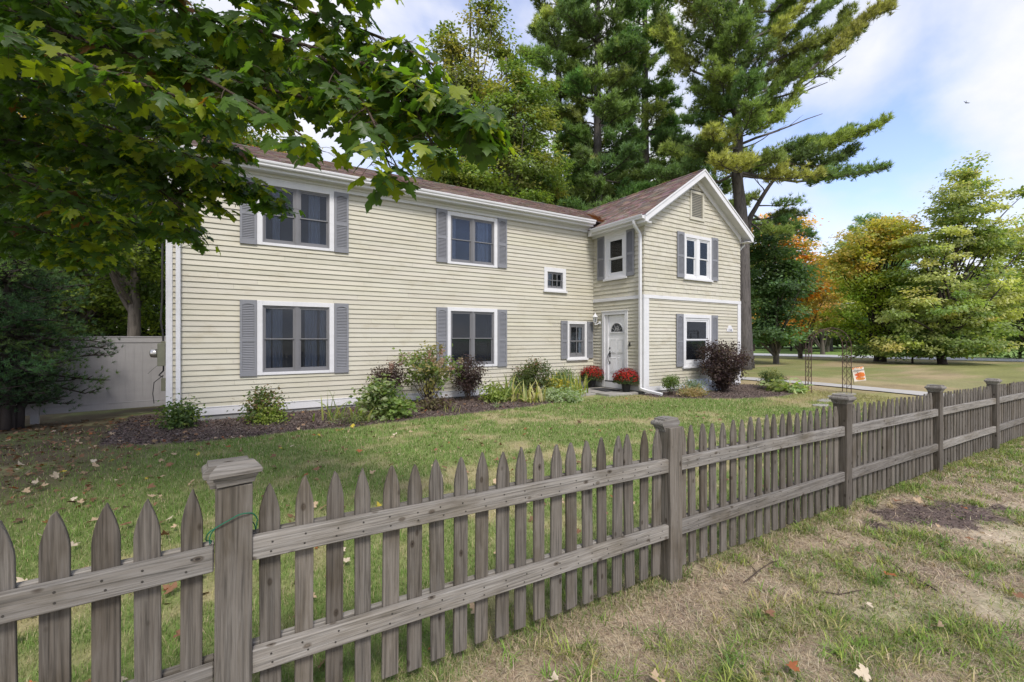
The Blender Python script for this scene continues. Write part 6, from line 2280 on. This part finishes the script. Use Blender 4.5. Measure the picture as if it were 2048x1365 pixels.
shrub('boxwood_shrub', 'small rounded green boxwood beside the white downspout', (10.68, 8.60), 0.22, 0.54, 2300, 0.036, [(0.085, 0.13, 0.03), (0.12, 0.165, 0.035), (0.06, 0.095, 0.026)], clump_r=0.055, z0=0.14, stems=16)
shrub('lavender_plant', 'blue grey lavender in front of the pale window well cover', (11.35, 8.42), 0.28, 0.30, 1700, 0.085, [(0.15, 0.19, 0.14), (0.19, 0.23, 0.18), (0.12, 0.15, 0.10)], tmpl=T_SLIM, clumps=30, upb=0.0, cat='plant')
shrub('ninebark_shrub', 'large round dark purple ninebark before the ground floor gable window', (12.70, 8.32), 0.84, 1.44, 9500, 0.062, PU, stems=60, z0=0.16, clumps=150, clump_r=0.11, shape='vase', power=0.32)
shrub('boxwood_shrub', 'round green boxwood at the right end of the bed', (14.62, 7.9), 0.34, 0.60, 3600, 0.04, [(0.06, 0.095, 0.028), (0.09, 0.125, 0.032), (0.045, 0.07, 0.024), (0.13, 0.13, 0.04)], clump_r=0.065, clumps=70, z0=0.04)
shrub('hosta_plant', 'low pale green hosta beside the round boxwood at the end of the bed', (14.35, 7.35), 0.38, 0.22, 460, 0.16, [(0.22, 0.26, 0.12), (0.27, 0.30, 0.15), (0.16, 0.22, 0.08)], clumps=26, upb=0.9, cat='plant')
shrub('sedge_plant', 'tuft of straw coloured dried perennials in front of the small boxwood', (10.95, 8.12), 0.30, 0.13, 700, 0.11, [(0.30, 0.22, 0.13), (0.24, 0.19, 0.10), (0.17, 0.17, 0.07)], tmpl=T_SLIM, clumps=26, upb=0.0, cat='plant')
shrub('creeping_thyme', 'grey green creeping mat in the mulch below the left irises', (2.05, 9.05), 0.42, 0.07, 900, 0.035, [(0.11, 0.13, 0.06), (0.14, 0.16, 0.08)], clumps=30, upb=0.9, cat='plant')
shrub('coral_bells', 'dark leafed low plant between the hydrangea stems', (3.95, 9.85), 0.34, 0.18, 700, 0.07, [(0.09, 0.06, 0.045), (0.11, 0.10, 0.05), (0.07, 0.05, 0.04)], clumps=26, upb=0.8, cat='plant')


def strap_leaves(name, label, loc, n, L0, L1, w, colors, spread=0.12, lean=(0.1, 0.8), cat='plant', weights=None):
    x0, y0 = loc
    base = Vector((x0, y0, gz1(x0, y0)))
    t = thing(name, label, cat, base)
    V, Fc, C = [], [], []
    S = 6
    for i in range(n):
        L_ = random.uniform(L0, L1)
        az = random.uniform(0, 2 * PI)
        ln = random.uniform(*lean)
        p = Vector((random.gauss(0, spread), random.gauss(0, spread), -0.01))
        d = Vector((math.cos(az), math.sin(az), 0))
        sd = Vector((-d.y, d.x, 0)) if random.random() < 0.5 else Vector((random.gauss(0, 1), random.gauss(0, 1), 0)).normalized()
        th = ln * 0.35
        col = pal(colors, 1, 0.15, weights)[0] * 1.4
        o = len(V)
        bendk = ln * random.uniform(0.8, 2.0) / S
        for s in range(S + 1):
            ww = w * (1 - (s / S) ** 2.2) * (0.75 + 0.25 * min(1, s))
            V += [tuple(p - sd * ww / 2), tuple(p + sd * ww / 2)]
            k = 0.85 + 0.3 * s / S
            C += [col * k, col * k]
            p = p + (d * math.sin(th) + Vector((0, 0, 1)) * math.cos(th)) * (L_ / S)
            th += bendk
            if p.z < 0.012:
                p.z = 0.012
        for s in range(S):
            Fc.append((o + 2 * s, o + 2 * s + 1, o + 2 * s + 3, o + 2 * s + 2))
    obj('leaves', np_mesh('leaves', np.array(V), np.array(Fc), 4, np.array(C)), M['leaf'], t)
    return t


IR = [(0.14, 0.20, 0.05), (0.20, 0.24, 0.07), (0.10, 0.15, 0.05), (0.30, 0.28, 0.11)]
strap_leaves('iris_plant', 'few sprawling iris blades right of the rusty shrub under the large window', (1.70, 9.75), 15, 0.35, 0.75, 0.042, IR, 0.12, (0.2, 1.4))
strap_leaves('iris_plant', 'yellowing iris fan lying over the mulch left of the peony', (2.25, 9.15), 18, 0.35, 0.62, 0.046, [(0.20, 0.24, 0.07), (0.28, 0.28, 0.11), (0.14, 0.20, 0.05)], 0.12, (0.4, 1.7))
strap_leaves('iris_plant', 'short iris blades between the two sprawling fans', (1.95, 9.75), 9, 0.25, 0.42, 0.03, IR, 0.10, (0.2, 1.2))
strap_leaves('daylily_plant', 'tiny yellow green tuft in the mulch below the hydrangea', (4.15, 9.15), 16, 0.15, 0.30, 0.014, IR, 0.08, (0.2, 1.2))
strap_leaves('iris_plant', 'tall green and yellow iris clump left of the red tinged spirea', (6.10, 9.95), 34, 0.40, 0.80, 0.050, IR, 0.18, (0.1, 1.1))
strap_leaves('daylily_plant', 'flopped yellowed daylily leaves before the red tinged spirea', (6.45, 9.50), 44, 0.45, 0.80, 0.045, [(0.34, 0.31, 0.13), (0.26, 0.28, 0.09), (0.40, 0.36, 0.19), (0.16, 0.21, 0.06)], 0.16, (0.5, 2.0))
strap_leaves('iris_plant', 'dense upright grey green iris clump in front of the clipped boxwood', (8.0, 10.25), 46, 0.55, 0.90, 0.050, [(0.13, 0.18, 0.08), (0.16, 0.21, 0.09), (0.11, 0.15, 0.07)], 0.20, (0.0, 0.55))
strap_leaves('iris_plant', 'yellow green iris clump nearest the stone paving', (8.3, 10.0), 40, 0.50, 0.85, 0.046, [(0.22, 0.25, 0.06), (0.30, 0.30, 0.10), (0.15, 0.20, 0.05)], 0.20, (0.0, 0.75))
strap_leaves('yucca_plant', 'small spiky silver green rosette at the edge of the bed', (5.25, 9.10), 18, 0.16, 0.26, 0.022, [(0.18, 0.23, 0.12), (0.14, 0.19, 0.09)], 0.02, (0.4, 1.6))


# ---- potted chrysanthemums
def mum(label, x, y, z, seed):
    t = thing('potted_chrysanthemum', label, 'potted plant', (x, y, z), seed)
    m = MB()
    m.lathe([(0.0, 0.0), (0.105, 0.0), (0.13, 0.20), (0.14, 0.20), (0.14, 0.225), (0.125, 0.225), (0.12, 0.20), (0.0, 0.19)], 24)
    obj('pot', m, M['pot'], t, smooth=False)
    n = 3000
    d = rnd_unit(n)
    d[:, 2] = np.abs(d[:, 2]) * 1.0 - 0.25
    P = d * np.array([0.38, 0.38, 0.31]) * (rng.uniform(0.35, 1, (n, 1)) ** 0.5) + np.array([0, 0, 0.33])
    P[:, 2] = np.maximum(P[:, 2], 0.19)
    obj('foliage', leaf_cloud('foliage', T_LEAF, P, rnd_unit(n) * 0.6 + d, d + rnd_unit(n) * 0.5, rng.uniform(0.03, 0.06, n), pal([(0.05, 0.085, 0.028), (0.07, 0.10, 0.04), (0.10, 0.11, 0.05)], n)), M['leaf'], t)
    # each bloom: a ring of petals
    nb = 900
    d = rnd_unit(nb * 2)
    d = d[d[:, 2] > -0.05][:nb]
    nb = len(d)
    pr = rng.uniform(0, 1, nb) < np.clip(0.25 + d[:, 2] * 1.6, 0, 1)
    d = d[pr]
    nb = len(d)
    B = d * np.array([0.40, 0.40, 0.33]) * rng.uniform(0.86, 1.08, (nb, 1)) + np.array([0, 0, 0.345])
    pp = 9
    P = np.repeat(B, pp, axis=0)
    nrm = np.repeat(d, pp, axis=0) + rnd_unit(nb * pp) * 0.35
    C = np.repeat(pal([(0.36, 0.012, 0.012), (0.27, 0.010, 0.012), (0.42, 0.03, 0.012), (0.20, 0.012, 0.012)], nb, 0.15), pp, axis=0) * rng.uniform(0.8, 1.2, (nb * pp, 1))
    obj('blooms', leaf_cloud('blooms', T_LEAF, P, nrm, rnd_unit(nb * pp), rng.uniform(0.015, 0.025, nb * pp), C), M['petal'], t)


mum('red chrysanthemum in a black pot on the slab left of the front door', 9.82, 10.95, 0.05, 0.3)
mum('red chrysanthemum in a black pot on the slab right of the doormat', 9.86, 9.52, 0.045, 1.9)

# ---- twigs on the verge
for (x, y, L_, a, lab) in ((2.9, 1.75, 0.55, 0.15, 'long bare twig lying by the second fence post'), (3.2, 1.45, 0.35, -0.5, 'short forked twig in the verge grass'), (3.9, 1.05, 0.4, 0.9, 'thin pale twig on the bare part of the verge'), (4.9, 0.85, 0.3, -0.9, 'thin crooked stick near the right of the verge')):
    m = MB()
    pts = []
    p = Vector((0, 0, 0))
    d = a
    for i in range(6):
        pts.append(p.copy() + Vector((0, 0, 0.012 + 0.008 * math.sin(i * 2))))
        d += random.gauss(0, 0.18)
        p += Vector((math.cos(d), math.sin(d), 0)) * L_ / 5
    m.tube(pts, [0.005, 0.005, 0.0045, 0.004, 0.003, 0.0015], 5)
    q = pts[2]
    m.tube([q, q + Vector((math.cos(a + 0.8), math.sin(a + 0.8), 0.05)) * L_ * 0.3], [0.003, 0.001], 4)
    tag(obj('twig', m, M['twig'], None, (x, y, gz1(x, y))), lab, 'twig')

# ---- fallen leaves: each one a thing
LV = []
for k in range(7):
    tv = T_MAPLE[0].copy()
    curl = random.uniform(0.2, 1.1)
    a = random.uniform(0, PI)
    u = tv[:, 0] * math.cos(a) + (tv[:, 1] - 0.4) * math.sin(a)
    tv[:, 2] = curl * u ** 2 * 0.9 + 0.05 * np.sin(7 * tv[:, 0] + k)
    if k >= 5:                       # narrow oak-like leaf
        tv[:, 0] *= 0.5
    for cname, c in (('brown', (0.24, 0.13, 0.075)), ('tan', (0.46, 0.34, 0.22)), ('orange', (0.33, 0.12, 0.05)), ('yellow', (0.50, 0.40, 0.06)), ('pale', (0.58, 0.49, 0.37))):
        me = np_mesh('fallen_leaf', tv - np.array([0, 0.4, tv[:, 2].min()]), T_MAPLE[1], 3, np.tile(np.array(c) * random.uniform(0.85, 1.15), (len(tv), 1)))
        me.materials.append(M['dryleaf'])
        LV.append((cname, me))
spots = []
random.seed(77)
tries = 0
while len(spots) < 340 and tries < 30000:
    tries += 1
    z = random.random()
    if z < 0.62:
        x, y = random.uniform(-4.6, 4.5), random.uniform(2.3, 9.0)
        if random.random() > math.exp(-max(0, x + 1.5) / 3.2):
            continue
        zone = 'lawn'
    elif z < 0.80:
        x, y = random.uniform(-4.6, -1.2), random.uniform(9.0, 12.9)
        zone = 'corner'
    else:
        x, y = random.uniform(-0.6, 7.5), random.uniform(-0.8, 1.85)
        zone = 'verge'
        if random.random() < 0.35:
            continue
    d = CT * x + ST * y
    r = ST * x - CT * y
    if d < 1.2 or abs(r) > d * 1.12:
        continue
    if zone == 'lawn' and bool(bed_mask(np.array([x]), np.array([y]))[0]):
        zone = 'bed'
    spots.append((x, y, zone, d))
spots.sort(key=lambda s: s[3])
ZN = {'lawn': 'on the lawn between the fence and the house', 'corner': 'in the shady corner by the vinyl fence', 'verge': 'on the dry verge outside the fence', 'bed': 'on the mulch of the flower bed'}
AD = {'brown': 'curled dark brown leaf fallen', 'tan': 'dry tan leaf fallen', 'orange': 'orange red leaf fallen', 'yellow': 'bright yellow maple leaf fallen', 'pale': 'bleached pale leaf fallen'}
litter = []
for i, (x, y, zone, d) in enumerate(spots):
    wts = {'lawn': (3, 3, 1.0, 1.2, 3), 'corner': (5, 4, 2, 0.2, 1), 'verge': (4, 3, 2.2, 0.5, 1), 'bed': (2, 4, 1, 1, 3)}[zone]
    cname = random.choices(('brown', 'tan', 'orange', 'yellow', 'pale'), wts)[0]
    me = random.choice([m_ for c, m_ in LV if c == cname])
    s = random.uniform(0.04, 0.082) * (0.85 if zone == 'verge' else 1.05)
    zz = gz1(x, y) + (0.046 if zone in ('lawn', 'verge') else 0.02)
    o = bpy.data.objects.new('fallen_leaf', me)
    COL.objects.link(o)
    o.location = (x, y, zz)
    o.scale = (s, s, s)
    o.rotation_euler = (random.gauss(0, 0.35), random.gauss(0, 0.35), random.uniform(0, 2 * PI))
    tag(o, AD[cname] + ' ' + ZN[zone], 'leaf', AD[cname].split(' leaf')[0] + ' leaves ' + ZN[zone])
    if i >= 295:
        bpy.data.objects.remove(o)
# the fine litter between them
n = 8200
x = rng.uniform(-6, 9, n)
y = rng.uniform(2.2, 13.2, n)
vb, vg_, sa_, lg_, wo_, ri_, sh = zones(x, y)
k = rng.uniform(0, 1, n) < 0.13 + 0.85 * sh
k &= ~((x > XL - 0.1) & (y > YF - 0.1)) 
bm2 = bed_mask(x, y)
k = (k & ~bm2) | (bm2 & (rng.uniform(0, 1, n) < 0.30))
x, y = x[k], y[k]
n = len(x)
P3 = np.column_stack([x, y, gz(x, y) + rng.uniform(0.01, 0.04, n)])
tag(obj('leaf_litter', leaf_cloud('leaf_litter', T_MAPLE, P3, rnd_unit(n) * 0.6 + UP, rnd_unit(n), rng.uniform(0.025, 0.07, n), pal([(0.16, 0.09, 0.05), (0.24, 0.15, 0.085), (0.11, 0.065, 0.04), (0.32, 0.21, 0.12), (0.30, 0.12, 0.05)], n, 0.2, [0.3, 0.25, 0.25, 0.12, 0.08])), M['dryleaf']),
    'crumbled brown leaf litter under the trees in the left corner of the lawn', 'leaf litter', kind='stuff')

# ---- a bird gliding over the trees
m = MB()
m.tube([(-0.16, 0, 0), (-0.05, 0, 0.0), (0.06, 0, 0.005), (0.14, 0, 0.0)], [0.01, 0.035, 0.038, 0.012], 8)
for s in (1, -1):
    m.slab([(0.06, s * 0.03, 0.01), (0.07, s * 0.2, 0.07), (-0.02, s * 0.42, 0.10), (-0.05, s * 0.2, 0.06), (-0.05, s * 0.03, 0.01)], (0, 0, 0.008))
m.slab([(-0.14, 0.012, 0), (-0.26, 0.05, 0.0), (-0.26, -0.05, 0.0), (-0.14, -0.012, 0)], (0, 0, 0.006))
tag(obj('bird', m, M['dark'], None, at(1932, 206, 55), (R(50), R(35), R(20))), 'small dark bird gliding in the cloudy sky', 'bird')

# ------------------------------------------------------------------ sky, sun, camera
SUN_EL, SUN_AZ = R(50), math.atan2(-1.0, -0.28)     # light from the street side, a little to the right
w = bpy.data.worlds.new('World')
SC.world = w
w.use_nodes = True
nt = w.node_tree
bg = nt.nodes['Background']
sky = N(nt, 'ShaderNodeTexSky', sky_type='NISHITA')
sky.sun_disc = False
sky.sun_elevation = SUN_EL
sky.sun_rotation = PI / 2 - SUN_AZ
sky.air_density = 1.0
sky.dust_density = 1.0
sky.ozone_density = 1.5
tc = N(nt, 'ShaderNodeTexCoord')
mp = N(nt, 'ShaderNodeMapping')
mp.inputs['Scale'].default_value = (1.0, 1.0, 1.45)
mp.inputs['Location'].default_value = (3.1, 1.7, 0.35)
nt.links.new(tc.outputs['Generated'], mp.inputs['Vector'])
n1 = N(nt, 'ShaderNodeTexNoise', Scale=2.1, Detail=7, Roughness=0.5, Distortion=0.25)
nt.links.new(mp.outputs['Vector'], n1.inputs['Vector'])
cf = ramp(nt, n1.outputs['Fac'], [(0.39, 0.0), (0.47, 0.6), (0.55, 1.0)])
n2 = N(nt, 'ShaderNodeTexNoise', Scale=4.5, Detail=6, Roughness=0.6)
nt.links.new(mp.outputs['Vector'], n2.inputs['Vector'])
cc = ramp(nt, n2.outputs['Fac'], [(0.3, (2.4, 2.53, 2.98)), (0.7, (3.1, 3.08, 3.2))])
skc = mul(nt, sky.outputs['Color'], (0.95, 0.85, 0.92))
mx = N(nt, 'ShaderNodeMix', data_type='RGBA')
nt.links.new(cf, mx.inputs[0])
nt.links.new(skc, mx.inputs[6])
nt.links.new(cc, mx.inputs[7])
nt.links.new(mx.outputs[2], bg.inputs['Color'])
bg.inputs['Strength'].default_value = 0.15

sl_ = bpy.data.lights.new('sun', 'SUN')
sl_.energy = 1.5
sl_.angle = R(14)
sl_.color = (1.0, 0.95, 0.87)
so = bpy.data.objects.new('sun', sl_)
COL.objects.link(so)
dv = Vector((math.cos(SUN_AZ) * math.cos(SUN_EL), math.sin(SUN_AZ) * math.cos(SUN_EL), math.sin(SUN_EL)))
so.rotation_euler = dv.to_track_quat('Z', 'Y').to_euler()
so.location = dv * 40

cam = bpy.data.cameras.new('camera')
cam.sensor_width = 36.0
cam.sensor_fit = 'HORIZONTAL'
cam.lens = F / 2048 * 36.0
cam.shift_y = -(682.5 - CY) / 2048
cam.clip_start = 0.05
cam.clip_end = 3000
co = bpy.data.objects.new('camera', cam)
COL.objects.link(co)
co.location = (0, 0, HC)
co.rotation_euler = (PI / 2, 0, -(PI / 2 - TH))
SC.camera = co

SC.view_settings.view_transform = 'Standard'
SC.view_settings.look = 'None'
SC.view_settings.gamma = 1.0
SC.view_settings.exposure = 1.2
SC.render.film_transparent = False
SC.cycles.max_bounces = 8
SC.cycles.transparent_max_bounces = 12
SC.cycles.use_denoising = True
